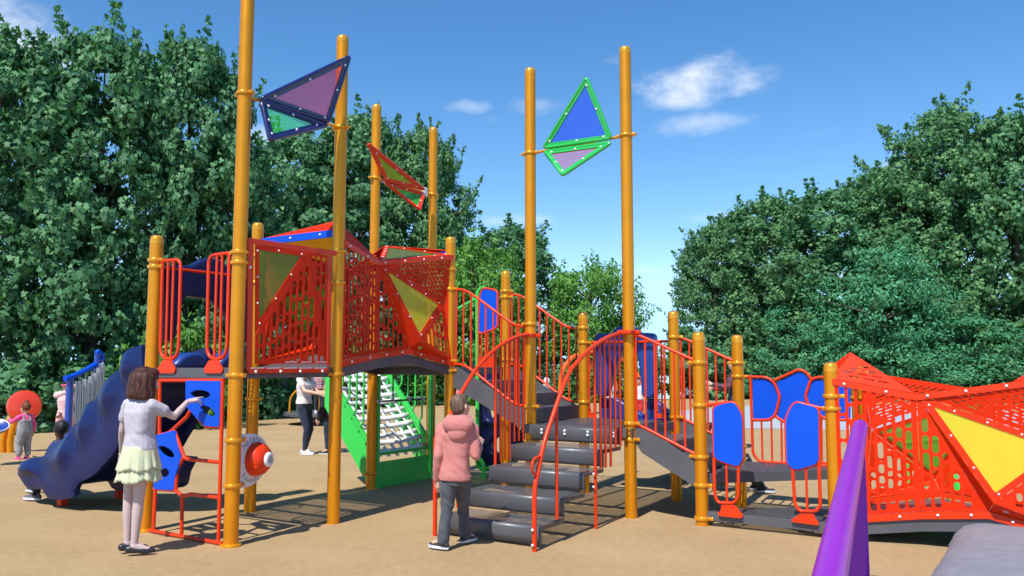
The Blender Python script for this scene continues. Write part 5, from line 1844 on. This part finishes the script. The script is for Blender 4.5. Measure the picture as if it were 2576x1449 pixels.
def person(label, J, F, hf, hh, sk, hair, hair_style, top, bottom, shoes, age='child', voxel=.008, group=None, extra=None, loc=None):
    """J: joints in the world (head, neck, chest, pelvis, shL elL wrL shR elR wrR hipL knL anL hipR knR anR, handL/handR directions)"""
    J = {k: (Vector(v) if not isinstance(v, dict) else v) for k, v in J.items()}
    F = Vector(F).normalized(); R = F.cross(ZV).normalized()
    lo = loc or Vector(((J['anL'].x + J['anR'].x) / 2, (J['anL'].y + J['anR'].y) / 2, min(J['anL'].z, J['anR'].z) - .07))
    P = thing('person', label, 'person', lo, group)
    s = hf            # size factor, 1 = a 1.3 m child
    up = (J['chest'] - J['pelvis']).normalized()
    b = BB()
    HF, HU, HR = head(b, J['head'], J.get('look', F), J['head'] - J['neck'], hh)
    b.cap(J['neck'] - up * .03 * s, J['head'] - HU * hh * .25, .044 * s, .040 * s)
    sw = (J['shR'] - J['shL']).length
    Rb = (J['shR'] - J['shL']).normalized(); Fb = up.cross(Rb) if up.cross(Rb).dot(F) > 0 else -up.cross(Rb)
    hw = max((J['hipR'] - J['hipL']).length * .5 + .055 * s, .10 * s)
    T_ = [(J['pelvis'] - up * .06 * s, hw * .78, .075 * s), (J['pelvis'], hw, .088 * s), (J['pelvis'].lerp(J['chest'], .45), hw * .82, .078 * s), (J['chest'], sw * .45, .082 * s), (J['chest'].lerp(J['neck'], .55), sw * .38, .064 * s), (J['neck'] - up * .005, .055 * s, .05 * s)]
    b.rings(T_, Rb, Fb)
    for k in 'LR':
        b.chain([J['neck'].lerp(J['sh' + k], .35), J['sh' + k], J['sh' + k].lerp(J['el' + k], .5), J['el' + k], J['el' + k].lerp(J['wr' + k], .35), J['wr' + k]], [.042 * s, .040 * s, .032 * s, .0265 * s, .027 * s, .0195 * s])
        b.chain([J['hip' + k], J['hip' + k].lerp(J['kn' + k], .45), J['kn' + k], J['kn' + k].lerp(J['an' + k], .3), J['an' + k]], [.072 * s, .054 * s, .039 * s, .040 * s, .025 * s])
        b.cap(J['an' + k], J['an' + k] + Vector(J.get('toe' + k, F)).normalized() * .10 * s - ZV * .035 * s, .030 * s, .022 * s)
        h = J.get('hand' + k)
        if h is None: h = dict(d=J['wr' + k] - J['el' + k], n=-Rb if k == 'R' else Rb, t=F, curl=.35)
        hand(b, J['wr' + k], h['d'], h['n'], h['t'], .92 * s, h.get('curl', .35), h.get('thumb', .3))
    body = fuse(b, 'body', sk, P, voxel, 3)
    face(J['head'], HF, HU, HR, hh, P)
    if hair is not None:
        q = BB(); hair_cap(q, J['head'], HF, HU, HR, hh, hair_style); fuse(q, 'hair', hair, P, .010, 2, wr=.006, wf=40, wdir=(1, 1, .15))
    if top:
        q = BB(); i_ = top.get('inf', .012) * s
        hem = top.get('hem', 0.0)
        TT = [(J['pelvis'] + up * (-hem), hw + i_ * 1.3, .088 * s + i_ * 1.3), (J['pelvis'] + up * (.02 * s - hem * .5), hw + i_ * 1.2, .09 * s + i_ * 1.3)] + [(c, rx + i_, ry + i_) for c, rx, ry in T_[2:5]] + [(J['neck'] - up * .012 * s, .058 * s + i_ * .6, .054 * s + i_ * .6)]
        q.rings(TT, Rb, Fb)
        fl = top.get('sleeve', 1.0)
        for k in 'LR':
            S, E, W = J['sh' + k], J['el' + k], J['wr' + k]
            if fl <= .5:
                e = S.lerp(E, fl * 2); q.chain([J['neck'].lerp(S, .35), S, e], [.040 * s + i_ * .6, .038 * s + i_ * .6, .036 * s + i_])
            else:
                e = E.lerp(W, (fl - .5) * 2); q.chain([J['neck'].lerp(S, .35), S, S.lerp(E, .5), E, e], [.043 * s + i_, .041 * s + i_, .034 * s + i_, .029 * s + i_, .024 * s + i_ * .7])
        fuse(q, top.get('name', 'shirt'), top['m'], P, max(voxel, .007), 3, wr=top.get('wr', .005) * s, wf=top.get('wf', 13))
    if bottom:
        q = BB(); i_ = bottom.get('inf', .010) * s
        q.rings([(J['pelvis'] - up * .07 * s, hw * .80 + i_, .078 * s + i_), (J['pelvis'], hw + i_, .09 * s + i_), (J['pelvis'] + up * .07 * s, hw * .92 + i_, .084 * s + i_)], Rb, Fb)
        ln = bottom.get('len', 1.0)
        for k in 'LR':
            H, K, A = J['hip' + k], J['kn' + k], J['an' + k]
            if ln <= .5: q.chain([H, H.lerp(K, ln * 2)], [.074 * s + i_, .066 * s + i_ * 1.6])
            else:
                e = K.lerp(A, (ln - .5) * 2); w_ = bottom.get('cuff', .036)
                q.chain([H, H.lerp(K, .5), K, K.lerp(e, .5), e], [.070 * s + i_, .054 * s + i_, .038 * s + i_, (.036 if w_ < .045 else .040) * s + i_, w_ * .88 * s + i_])
        fuse(q, bottom.get('name', 'trousers'), bottom['m'], P, max(voxel, .007), 3, wr=bottom.get('wr', .006) * s, wf=bottom.get('wf', 15))
    if shoes:
        for k in 'LR':
            shoe(P, J['an' + k], J.get('toe' + k, F), shoes.get('ln', .215) * s, shoes['m'], shoes.get('sole'), shoes.get('name', 'shoe'), h=J['an' + k].z - shoes.get('z' + k, lo.z), heel=shoes.get('heel', 0))
    if extra: extra(P, J, dict(F=Fb, R=Rb, up=up, s=s, hh=hh, HF=HF, HU=HU, HR=HR, hw=hw, T=T_))
    return P


SK_pale = skin('skin_pale', (.52, .40, .39)); SK_lt = skin('skin_light', (.62, .37, .27)); SK_mid = skin('skin_mid', (.46, .25, .16)); SK_dark = skin('skin_dark', (.11, .05, .03))
H_brown = hair_mat('hair_red_brown', (.018, .006, .004), (.10, .032, .018)); H_short = hair_mat('hair_brown', (.07, .042, .028), (.21, .13, .085))
H_black = hair_mat('hair_black', (.008, .007, .008), (.03, .027, .028)); H_light = hair_mat('hair_light_brown', (.13, .07, .04), (.30, .18, .11)); H_red = hair_mat('hair_auburn', (.09, .022, .010), (.24, .07, .03))
M_sole = mat('white_rubber_sole', (.62, .64, .68), .6)

# ---- girl at the climber
def girl():
    Y0 = 7.05
    f = lambda x, y, dy=0.0: onY(*zc(x, y), Y0 + dy)
    F = Vector((.80, .60, 0)).normalized(); R = F.cross(ZV)
    hand_t = onA(*zc(1092, 440), -.075)
    fl = lambda v, z: Vector((v.x, v.y, z))
    aL, aR = f(722, 1243, .06), f(760, 1250, -.03)
    J = dict(head=f(822, 352, .03), neck=f(796, 442), chest=f(792, 520), pelvis=f(792, 745),
             shL=f(724, 480, .08), elL=f(692, 625, .12), wrL=f(690, 748, .26), shR=f(862, 482, -.04), elR=f(985, 548, .10), wrR=f(1062, 462, .36),
             hipL=f(756, 800, .04), knL=f(728, 1010, .06), anL=aL, hipR=f(806, 800, -.03), knR=f(786, 1012, -.03), anR=aR, look=Vector((.84, .52, -.10)),
             handR=dict(d=Vector((.75, .55, .22)), n=Vector((-.1, .25, -.95)), t=Vector((-.5, .8, .2)), curl=[.06, 1.0, 1.15, 1.2], thumb=.75), toeL=F, toeR=Vector((.93, .30, 0)))
    zg_ = onZ(*zc(760, 1300)).z
    aL.z = .085; aR.z = .08
    M_tee = dots_mat('lilac_speckled_cotton', (.46, .43, .48), (.33, .30, .37), 95, .32)
    M_skirt = cloth('pale_green_cotton', (.54, .56, .37), .05, 8, .2)

    def extra(P, J, d):
        # two-tier ruffled skirt
        c0 = J['pelvis'] + ZV * .055; c1 = J['pelvis'] - ZV * .12; c2 = J['pelvis'] - ZV * .225
        for nm, (za, zb_, ra, rb_) in (('skirt_tier', (.055, -.145, .137, .182)), ('skirt_tier', (-.07, -.235, .148, .190))):
            rows = []
            for q in range(9):
                t = q / 8; z = za + (zb_ - za) * t; r = ra + (rb_ - ra) * t
                row = []
                for k in range(96):
                    th = 2 * pi * k / 96
                    ru = 1 + (.055 * sin(13 * th + 1.2 * sin(3 * th)) + .03 * sin(29 * th)) * t ** 1.2
                    row.append(J['pelvis'] + d['R'] * (r * ru * cos(th) * .98) + d['F'] * (r * ru * sin(th) * .93) + ZV * (z + .012 * sin(5 * th + za * 30) * t))
                rows.append(row)
            o = MB().loft(rows, cap=False).build(nm, M_skirt, P, 180); o.modifiers.new('thickness', 'SOLIDIFY').thickness = .004
    return person('girl with brown bob in pale green ruffled skirt, pointing at the blue climber panel', J, F, 1.12, .245, SK_pale, H_brown, 'bob',
                  dict(m=M_tee, sleeve=.24, hem=-.02, inf=.014, name='shirt', wr=.008, wf=11), None, dict(m=mat('black_leather', (.018, .018, .022), .35), ln=.205, name='flat_shoe', heel=.012), voxel=.006, extra=extra)


girl()

# ---- boy on his way to the steps
def boy():
    Y0 = 7.22
    f = lambda x, y, dy=0.0: onY(*zs(x, y), Y0 + dy)
    F = Vector((.50, .86, 0)).normalized()
    gl, gr = onZ(*zs(125, 1375)), onZ(*zs(345, 1295))
    aL = Vector((f(148, 1300).x, gl.y + .05, .085)); aR = Vector((f(335, 1250).x, gr.y - .04, .085))
    J = dict(head=f(305, 62, .04), neck=f(292, 165), chest=f(275, 300), pelvis=f(262, 690),
             shL=f(145, 262, .03), elL=f(108, 495, -.04), wrL=f(92, 715, .04), shR=f(418, 265, .02), elR=f(440, 505, -.02), wrR=f(476, 425, .16),
             hipL=f(198, 740), knL=f(182, 985, (gl.y - Y0) * .5 + .03), anL=aL, hipR=f(325, 740, .05), knR=f(332, 985, (gr.y - Y0) * .5 + .06), anR=aR,
             look=Vector((.62, .78, .02)), toeL=Vector((-.72, .45, 0)), toeR=Vector((.62, .75, 0)),
             handL=dict(d=Vector((.05, .12, -1)), n=Vector((.8, .5, .1)), t=Vector((-.4, .9, 0)), curl=[.25, .45, .55, .6], thumb=.3),
             handR=dict(d=Vector((.22, .25, .9)), n=Vector((-.55, .7, .1)), t=Vector((-.75, -.45, .2)), curl=[1.25, 1.35, 1.4, 1.4], thumb=.95))
    M_hood = cloth('salmon_fleece', (.52, .19, .172), .06, 9, .3, 240)
    M_jean = cloth('dark_grey_denim', (.082, .088, .105), .22, 16, .4, 300)

    def extra(P, J, d):
        s, up, Fb, Rb = d['s'], d['up'], d['F'], d['R']
        q = BB()                                        # hood lying on the back, collar round the neck
        n = J['neck']
        q.tube([n + up * .005 + (Fb * sin(t) * .075 + Rb * cos(t) * .088) * s for t in [2 * pi * k / 18 for k in range(18)]], .027 * s, 8, closed=True)
        ctr = n - Fb * .095 * s - up * .045 * s
        q.ell(ctr, Rb, Fb, up, .135 * s, .045 * s, .075 * s)
        q.ell(ctr - up * .075 * s + Fb * .005, Rb, Fb, up, .085 * s, .040 * s, .07 * s)
        q.chain([n + Rb * .09 * s, n - Fb * .07 * s + Rb * .105 * s - up * .05 * s, ctr - up * .115 * s], [.03 * s, .032 * s, .026 * s])
        q.chain([n - Rb * .09 * s, n - Fb * .07 * s - Rb * .105 * s - up * .05 * s, ctr - up * .115 * s], [.03 * s, .032 * s, .026 * s])
        fuse(q, 'hood', M_hood, P, .006, 3, wr=.006, wf=22)
        q = BB()
        w_ = d['hw'] + .018 * s
        q.rings([(J['pelvis'] + up * (.028 - .05), w_ * .97, .108 * s), (J['pelvis'] + up * (.060 - .05), w_ * 1.01, .112 * s)], Rb, Fb)
        fuse(q, 'hem_band', M_hood, P, .006, 2, wr=.003, wf=60)
        for k in 'LR':
            w = J['wr' + k]; e = (J['el' + k] - w).normalized()
            q = BB(); q.cap(w + e * .0, w + e * .035, .034 * s, .036 * s); fuse(q, 'cuff', M_hood, P, .006, 2)
    return person('boy in salmon pink hooded sweatshirt and grey jeans walking towards the grey steps', J, F, 1.0, .205, SK_lt, H_short, 'short',
                  dict(m=M_hood, sleeve=.97, hem=.03, inf=.016, name='hoodie', wr=.013, wf=9), dict(m=M_jean, inf=.012, cuff=.050, len=.99, name='jeans', wr=.013, wf=12),
                  dict(m=mat('dark_canvas', (.03, .032, .038), .8), sole=M_sole, ln=.20, name='sneaker'), voxel=.006, extra=extra)


boy()


def stand(px, py, ht, F, pose=None, lean=0.0, Z=None):
    """joints of a standing figure ht tall whose feet are at picture point px,py"""
    p = onZ(px, py, 0) if Z is None else onY(px, 900, Z); p.z = 0
    F = Vector((F[0], F[1], 0)).normalized(); R = F.cross(ZV)
    k = ht
    v = lambda r, fw, z: p + R * (r * k) + F * (fw * k) + ZV * (z * k)
    child = ht < 1.45
    J = dict(head=v(0, .01, .915 if not child else .895), neck=v(0, -.005, .815 if not child else .79), chest=v(0, 0, .73 if not child else .71), pelvis=v(0, 0, .52 if not child else .50),
             shL=v(-.105, 0, .80 if not child else .775), elL=v(-.13, -.02, .62 if not child else .61), wrL=v(-.13, .03, .475),
             shR=v(.105, 0, .80 if not child else .775), elR=v(.13, -.02, .62 if not child else .61), wrR=v(.13, .03, .475),
             hipL=v(-.05, 0, .49 if not child else .47), knL=v(-.055, .01, .27), anL=v(-.055, -.01, .045), hipR=v(.05, 0, .49 if not child else .47), knR=v(.055, .015, .27), anR=v(.055, .01, .045))
    if pose:
        for q, (r, fw, z) in pose.items(): J[q] = v(r, fw, z)
    return J, F


M_jeans = cloth('dark_blue_denim', (.022, .032, .055), .3, 10, .4, 250); M_wtee = cloth('white_cotton', (.66, .60, .58), .04, 8, .2)
M_pink = cloth('pink_cotton', (.72, .36, .40), .05, 8, .2); M_hot = cloth('hot_pink_cotton', (.78, .08, .26), .06, 10, .2); M_grayk = cloth('grey_dungaree', (.26, .26, .27), .25, 22, .3)
M_blk = cloth('black_cotton', (.015, .015, .018), .1, 10, .2)
M_wsh = mat('white_leather', (.72, .72, .73), .5); M_pshoe = mat('pink_shoe', (.75, .06, .28), .5); M_bsh = mat('black_canvas', (.02, .02, .025), .7)

# woman
J, F = stand(762, 1143, 1.66, (.75, -.25), dict(elR=(.15, .10, .68), wrR=(.10, .27, .645), elL=(-.12, .09, .66), wrL=(-.06, .25, .66), knL=(-.06, .05, .27), anL=(-.06, -.02, .045), anR=(.05, .05, .045), knR=(.05, .07, .27)))
person('woman in white t-shirt, dark jeans and white sneakers standing behind the high deck', J, F, 1.22, .22, SK_lt, H_light, 'long', dict(m=M_wtee, sleeve=.25, hem=-.03, inf=.012), dict(m=M_jeans, inf=.006, cuff=.034, len=.97, name='jeans'), dict(m=M_wsh, sole=M_sole, ln=.21, name='sneaker'), 'adult', .009)
# child in a dark jacket facing her
J, F = stand(826, 1141, 1.34, (-.9, .1), dict(elL=(-.15, .05, .60), wrL=(-.12, .10, .47)))
person('child in open black jacket half hidden behind the second tall post', J, F, 1.03, .21, SK_lt, H_short, 'short', dict(m=M_blk, sleeve=1, hem=.05, inf=.022, name='jacket'), dict(m=M_jeans, len=.9, inf=.012), dict(m=M_bsh, sole=M_sole, name='sneaker'), voxel=.009)
# person on the roundabout
J, F = stand(803, 1034, 1.25, (.3, -.9), Z=22.0)
for k in J:
    J[k] = J[k] + ZV * .33
person('child in pink plaid shirt standing on the roundabout', J, F, .97, .20, SK_lt, H_light, 'tail', dict(m=plaid_mat('pink_plaid', (.45, .20, .20), (.12, .06, .08), (.60, .40, .40)), sleeve=1, inf=.012), dict(m=M_jeans, inf=.006), dict(m=M_wsh, sole=M_sole, zL=.33, zR=.33), voxel=.010, loc=Vector((J['anL'].x, J['anL'].y, .30)))
# toddler
J, F = stand(58, 1155, .98, (-.80, .45), dict(head=(0, .01, .865), neck=(0, 0, .745), chest=(0, 0, .66), pelvis=(0, 0, .46), shL=(-.105, 0, .72), shR=(.105, 0, .72), elL=(-.14, .14, .64), wrL=(-.12, .27, .68), elR=(.17, .0, .58), wrR=(.19, .06, .45), hipL=(-.055, 0, .43), hipR=(.055, 0, .43), knL=(-.07, .02, .24), knR=(.07, .02, .24), anL=(-.075, 0, .065), anR=(.075, 0, .065)))
def dung(P, J, d):
    q = BB(); i_ = .022
    q.rings([(J['pelvis'] - d['up'] * .06, d['hw'] + i_, .088), (J['pelvis'], d['hw'] + i_ * 1.1, .098), (J['pelvis'].lerp(J['chest'], .5), d['hw'] + i_, .092), (J['chest'] + d['up'] * .01, d['hw'] * .9 + i_, .085)], d['R'], d['F'])
    for k in (-1, 1): q.chain([J['chest'] + d['R'] * (k * .05) - d['F'] * .07, J['neck'] + d['R'] * (k * .05) - d['F'] * .03, J['chest'] + d['R'] * (k * .05) + d['F'] * .07], [.018, .018, .018])
    for k in 'LR': q.chain([J['hip' + k], J['kn' + k], J['an' + k] + ZV * .03], [.076, .058, .05])
    fuse(q, 'dungarees', M_grayk, P, .008, 3, wr=.007, wf=18)
person('toddler with hair bun, hot pink top and grey dungarees by the red drum', J, F, .78, .20, SK_lt, H_red, 'bun', dict(m=M_hot, sleeve=.95, inf=.014), None, dict(m=M_pshoe, sole=M_pshoe, ln=.19), voxel=.008, extra=dung)
# girl at the chimes
J, F = stand(172, 1126, 1.36, (.45, -.85), dict(elR=(-.13, .02, .62), wrL=(.0, .09, .53), elL=(-.20, -.06, .63)), Z=14.6)
J['elR'] = J['shR'] + Vector((.16, .05, .06)); J['wrR'] = J['shR'] + Vector((.30, .0, .17)); J['elL'] = J['shL'] + Vector((-.16, 0, -.22)); J['wrL'] = J['pelvis'] + Vector((-.02, -.11, .06))
def band(P, J, d):
    q = BB(); c = J['head'] + d['HU'] * .01
    q.tube([c + (d['HF'] * sin(t) * .43 + d['HR'] * cos(t) * .37) * d['hh'] for t in [2 * pi * k / 20 for k in range(20)]], .014, 8, closed=True); q.build('headband', M_hot, P, 60)
person('girl in pale pink sweater with hand on hip standing at the chimes', J, F, 1.04, .21, SK_mid, H_black, 'short', dict(m=cloth('pale_pink_knit', (.70, .46, .46), .05, 9, .3), sleeve=.95, inf=.016, hem=.02), dict(m=M_pink, inf=.012, len=.95), dict(m=M_wsh, sole=M_sole), voxel=.009, extra=band)
# boy at the foot of the slide
def slide_boy():
    f = lambda x, y, a=.58: onA(*zc(x, y), a)
    J = dict(head=f(345, 622), neck=f(335, 690), chest=f(325, 745), pelvis=f(305, 865), shL=f(300, 725, .74), elL=f(262, 790, .80), wrL=f(230, 850, .80), shR=f(360, 725, .42), elR=f(365, 800, .36), wrR=f(320, 860, .38),
             hipL=f(290, 870, .66), knL=f(225, 865, .70), anL=f(185, 975, .66), hipR=f(290, 870, .50), knR=f(225, 870, .46), anR=f(205, 975, .36), look=-V + U * .25)
    for k in 'LR': J['an' + k].z = max(.09, J['an' + k].z * 0 + .09)
    tl = -V + U * .1
    J['toeL'] = tl; J['toeR'] = -V - U * .3
    person('boy in dark blue speckled shirt seated at the foot of the navy slide', J, -V, .98, .215, SK_dark, H_black, 'crop', dict(m=dots_mat('blue_speckled_cotton', (.02, .035, .13), (.25, .30, .45), 70, .16), sleeve=.9, inf=.016), dict(m=M_blk, inf=.012), dict(m=mat('grey_canvas', (.10, .10, .10), .8), sole=M_sole, ln=.235, name='sneaker'), voxel=.008)
slide_boy()
# children further off
J, F = stand(1157, 1068, 1.25, (.8, .3), Z=21.5)
person('child with auburn hair in a coral top, behind the boy and the ramp', J, F, .97, .205, SK_lt, H_red, 'short', dict(m=cloth('coral_cotton', (.72, .16, .16)), sleeve=.5, inf=.012), dict(m=M_blk), dict(m=M_bsh), voxel=.010)
J, F = stand(1374, 1040, 1.20, (-.6, .6), Z=26.0)
def whood(P, J, d):
    q = BB(); q.ell(J['head'] + d['HU'] * .02 - d['HF'] * .03, d['HR'], d['HF'], d['HU'], .10, .105, .125); q.cap(J['head'] - d['HU'] * .08, J['neck'], .09, .08); fuse(q, 'hood', M_wtee, P, .010, 3)
person('child in a white hood seen through the upper ramp railing', J, F, .95, .20, SK_lt, None, '', dict(m=M_wtee, inf=.016), dict(m=M_jeans), dict(m=M_wsh), voxel=.010, extra=whood)
J, F = stand(1530, 1045, 1.22, (.2, -.9), Z=25.0)
person('child in white shirt behind the landing, beside the blue hood', J, F, .95, .20, SK_mid, H_red, 'long', dict(m=M_wtee, sleeve=.3, inf=.012), dict(m=M_blk, len=.4), dict(m=M_wsh), voxel=.010)
J, F = stand(1604, 1060, 1.28, (.1, -.95), dict(elR=(.20, .02, .86), wrR=(.16, .02, 1.02)), Z=23.0)
person('child with a raised arm behind the blue hood slide', J, F, .98, .20, SK_mid, H_black, 'short', dict(m=M_wtee, sleeve=.3, inf=.012), dict(m=cloth('red_cotton', (.55, .03, .03)), len=.45), dict(m=M_wsh), voxel=.010)
# man in plaid
J, F = stand(1853, 1131, 1.76, (-.95, .1), dict(elL=(-.12, .10, .66), wrL=(-.06, .26, .70), elR=(.12, .08, .64), wrR=(.07, .25, .645)))
person('man in plaid shirt half hidden behind the post beside the three blue panels', J, F, 1.30, .235, SK_lt, H_black, 'short', dict(m=plaid_mat('dark_plaid', (.05, .055, .08), (.35, .03, .03), (.02, .02, .03), 9), sleeve=.9, inf=.014, hem=.05), dict(m=M_jeans), dict(m=M_wsh, sole=M_sole), 'adult', .010)
# child on the ground behind the low deck
def low_child():
    p = onZ(1912, 1238); p.z = 0; d = Vector((.9, -.25, 0)).normalized(); n = Vector((d.y, -d.x, 0))
    v = lambda x, y, z: p + d * x + n * y + ZV * z
    J = dict(head=v(-.62, 0, .74), neck=v(-.60, 0, .60), chest=v(-.57, 0, .48), pelvis=v(-.50, 0, .17), shL=v(-.60, -.13, .56), elL=v(-.50, -.19, .40), wrL=v(-.30, -.13, .36), shR=v(-.60, .13, .56), elR=v(-.50, .19, .40), wrR=v(-.30, .13, .36),
             hipL=v(-.46, -.07, .15), knL=v(-.16, -.08, .42), anL=v(-.05, -.09, .085), hipR=v(-.46, .07, .15), knR=v(-.14, .09, .40), anR=v(.02, .09, .085))
    person('child in black sitting on the ground behind the low deck, one sneaker showing', J, d, 1.0, .205, SK_lt, H_black, 'short', dict(m=M_blk, inf=.016), dict(m=mat('shiny_black_cloth', (.015, .015, .02), .3), inf=.012), dict(m=M_bsh, sole=M_sole, ln=.22, name='sneaker'), voxel=.009)
low_child()
CUR[0] = None
# ------------------------------------------------------------------ other play pieces in the background
M_dblue = mat('blue_post_paint', (.015, .05, .32), .3, 0, .3, var=.05)
# chimes
CH = thing('chime_frame', 'blue curved frame of grey chime tubes beside the navy slide', 'chimes', onZ(172, 1150))
dz_ = 12.6
f = lambda x, y, dy=0.0: onY(*zc(x, y), dz_ + dy)
arc = spline([f(368, 332, -.1), f(420, 315, .1), f(500, 275, .5), f(560, 235, .75), f(578, 205, .8), f(548, 176, .7)], 30)
m = MB().tube(arc, .040, 12)
top_o = m.build('top_rail', M_blue, CH, 60)
p = f(398, 330); MB().tube([p, Vector((p.x, p.y, 0))], .052, 12).build('post', M_dblue, CH, 60)
p = f(552, 190, .7); MB().tube([p, Vector((p.x, p.y, 0))], .045, 12).build('post', M_dblue, CH, 60)
for k, (x, yt, yb) in enumerate(((446, 345, 585), (484, 335, 560), (518, 318, 470), (545, 300, 450), (562, 270, 420), (579, 250, 400))):
    dy = .15 + .12 * k
    MB().tube([f(x, yt, dy), f(x - 6, yb, dy)], .042, 12).build('chime_tube', M_steel, CH, 60)
    MB().tube([f(x, yt - 25, dy), f(x, yt, dy)], .006, 6).build('hanger', M_steel, CH, 0)
# red drum on a yellow arch
DR = thing('drum_spinner', 'red round drum on a yellow curved stand behind the toddler', 'play drum', onZ(40, 1130))
dz_ = 15.2
c = f(138, 487); ax = Vector((.55, -.83, .08)).normalized()
MB().lathe([(.22, -.09), (.265, -.08), (.285, -.04), (.285, .04), (.265, .08), (.24, .09), (.05, .095)], c, 36, ax).build('drum', mat('drum_red', (.72, .05, .012), .3, 0, .3), DR, 40)
MB().lathe([(.05, .09), (.05, .12), (.03, .13)], c, 16, ax).build('hub', M_red, DR, 40)
for dx in (0, 42):
    pts = [f(15 + dx, 745), f(15 + dx, 690), f(35 + dx, 600), f(70 + dx, 540), f(120 + dx * .4, 500)]
    b_ = spline(pts, 16); b_[0].z = 0
    MB().tube(b_, .058, 12).build('stand_leg', M_post, DR, 60)
# navy rocker at the very left edge
RK = thing('rocker_seat', 'navy rocker seat with yellow pipe cut by the left edge', 'rocker', onZ(-30, 1135))
dz_ = 13.2
sc_ = f(-42, 604); sa_ = Vector((.25, -.35, 1)).normalized()
so_ = MB().lathe([(.03, -.09), (.13, -.075), (.20, -.035), (.235, .02), (.225, .03), (.19, .0), (.12, -.035), (.02, -.05)], sc_, 32, sa_).build('seat', M_slide2, RK, 60)
MB().lathe([(.228, .018), (.238, .024), (.228, .032), (.218, .026)], sc_, 32, sa_, cap=False).build('seat_rim', M_white, so_, 60)
lb_ = Vector((sc_.x + .05, sc_.y, 0)); MB().tube(spline([lb_, lb_ + ZV * .2, sc_ - sa_ * .08], 10), .05, 12).build('leg', M_post, RK, 60)
# roundabout
RB = thing('roundabout', 'grey roundabout platform with yellow hoop rails behind the second tall post', 'roundabout', onY(812, 900, 22.6).xy.to_3d())
c = Vector(RB.location)
MB().lathe([(.1, .06), (.75, .20), (1.0, .24), (1.0, .31), (.98, .33), (.02, .33)], c, 40).build('platform', M_deck, RB, 40)
MB().lathe([(.16, 0), (.14, .22)], c, 16).build('pedestal', M_deck, RB, 40)
for k in range(4):
    t = pi * k / 4 + .3; d = Vector((cos(t), sin(t), 0))
    MB().tube(spline([c + d * .85 + ZV * .32, c + d * .80 + ZV * .75, c + d * .45 + ZV * 1.05, c + ZV * 1.10, c - d * .45 + ZV * 1.05, c - d * .80 + ZV * .75, c - d * .85 + ZV * .32], 36), .028, 8).build('hoop', M_clamp, RB, 60)
# orange arched swing frame seen through the railings
SW = thing('arch_swing', 'orange arched swing frame far behind the stair railings', 'swing', onY(1560, 900, 27.0).xy.to_3d())
fz = lambda x, y, Y: onY(*zr(x, y), Y)
for pts, Y in (([(1080, 1030), (1095, 900), (1140, 770), (1205, 695)], 27), ([(1330, 960), (1345, 850), (1375, 760), (1390, 745)], 27.4), ([(1830, 1095), (1815, 950), (1785, 860), (1740, 800)], 27), ([(1605, 1085), (1590, 960), (1560, 850)], 27.4)):
    P3 = [fz(x, y, Y) for x, y in pts]; P3[0].z = 0
    MB().tube(spline(P3, 16), .075, 10).build('arch_leg', mat('orange_paint', (.80, .13, .015), .3) if 'orange_paint' not in MATS else MATS['orange_paint'], SW, 60)
MB().tube([fz(1205, 695, 27), fz(1390, 640, 27.2), fz(1560, 620, 27.2), fz(1740, 800, 27)], .07, 10, .5).build('top_beam', MATS['orange_paint'], SW, 60)
MB().box(fz(1500, 1015, 27.2), 2.0, .5, .08).build('seat', M_black, SW, 0, bevel=.02)
for x in (1440, 1560): MB().tube([fz(x, 1015, 27.2), fz(x, 660, 27.2)], .012, 6).build('chain', M_black, SW, 0)
# green play panel beyond the right tunnel
GP = thing('pipe_climber', 'green pipe climber on the far side of the right red tunnel', 'climber', g(4.9, 5.6))
zk2 = zm(3000, 1280, 1.6464)
fq = lambda x, y: onA(*zk2(x, y), 5.6)
m = MB()
for path in ([(500, 560), (640, 630), (880, 600), (950, 820), (990, 960), (900, 960)], [(640, 630), (680, 940)], [(760, 620), (765, 900)], [(950, 820), (960, 960)], [(880, 600), (885, 960)]):
    m.tube([fq(*p) for p in path], .03, 10, .08)
m.build('pipe_frame', M_green, GP, 60)
sheet_px('green_sheet', fq, [(640, 640), (870, 610), (880, 760), (760, 830), (670, 780)], [], .02, M_green, GP, .03)
for x in (660, 930):
    p = fq(x, 760); MB().tube([p, Vector((p.x, p.y, 0))], .04, 10).build('leg', M_green, GP, 60)
CUR[0] = None
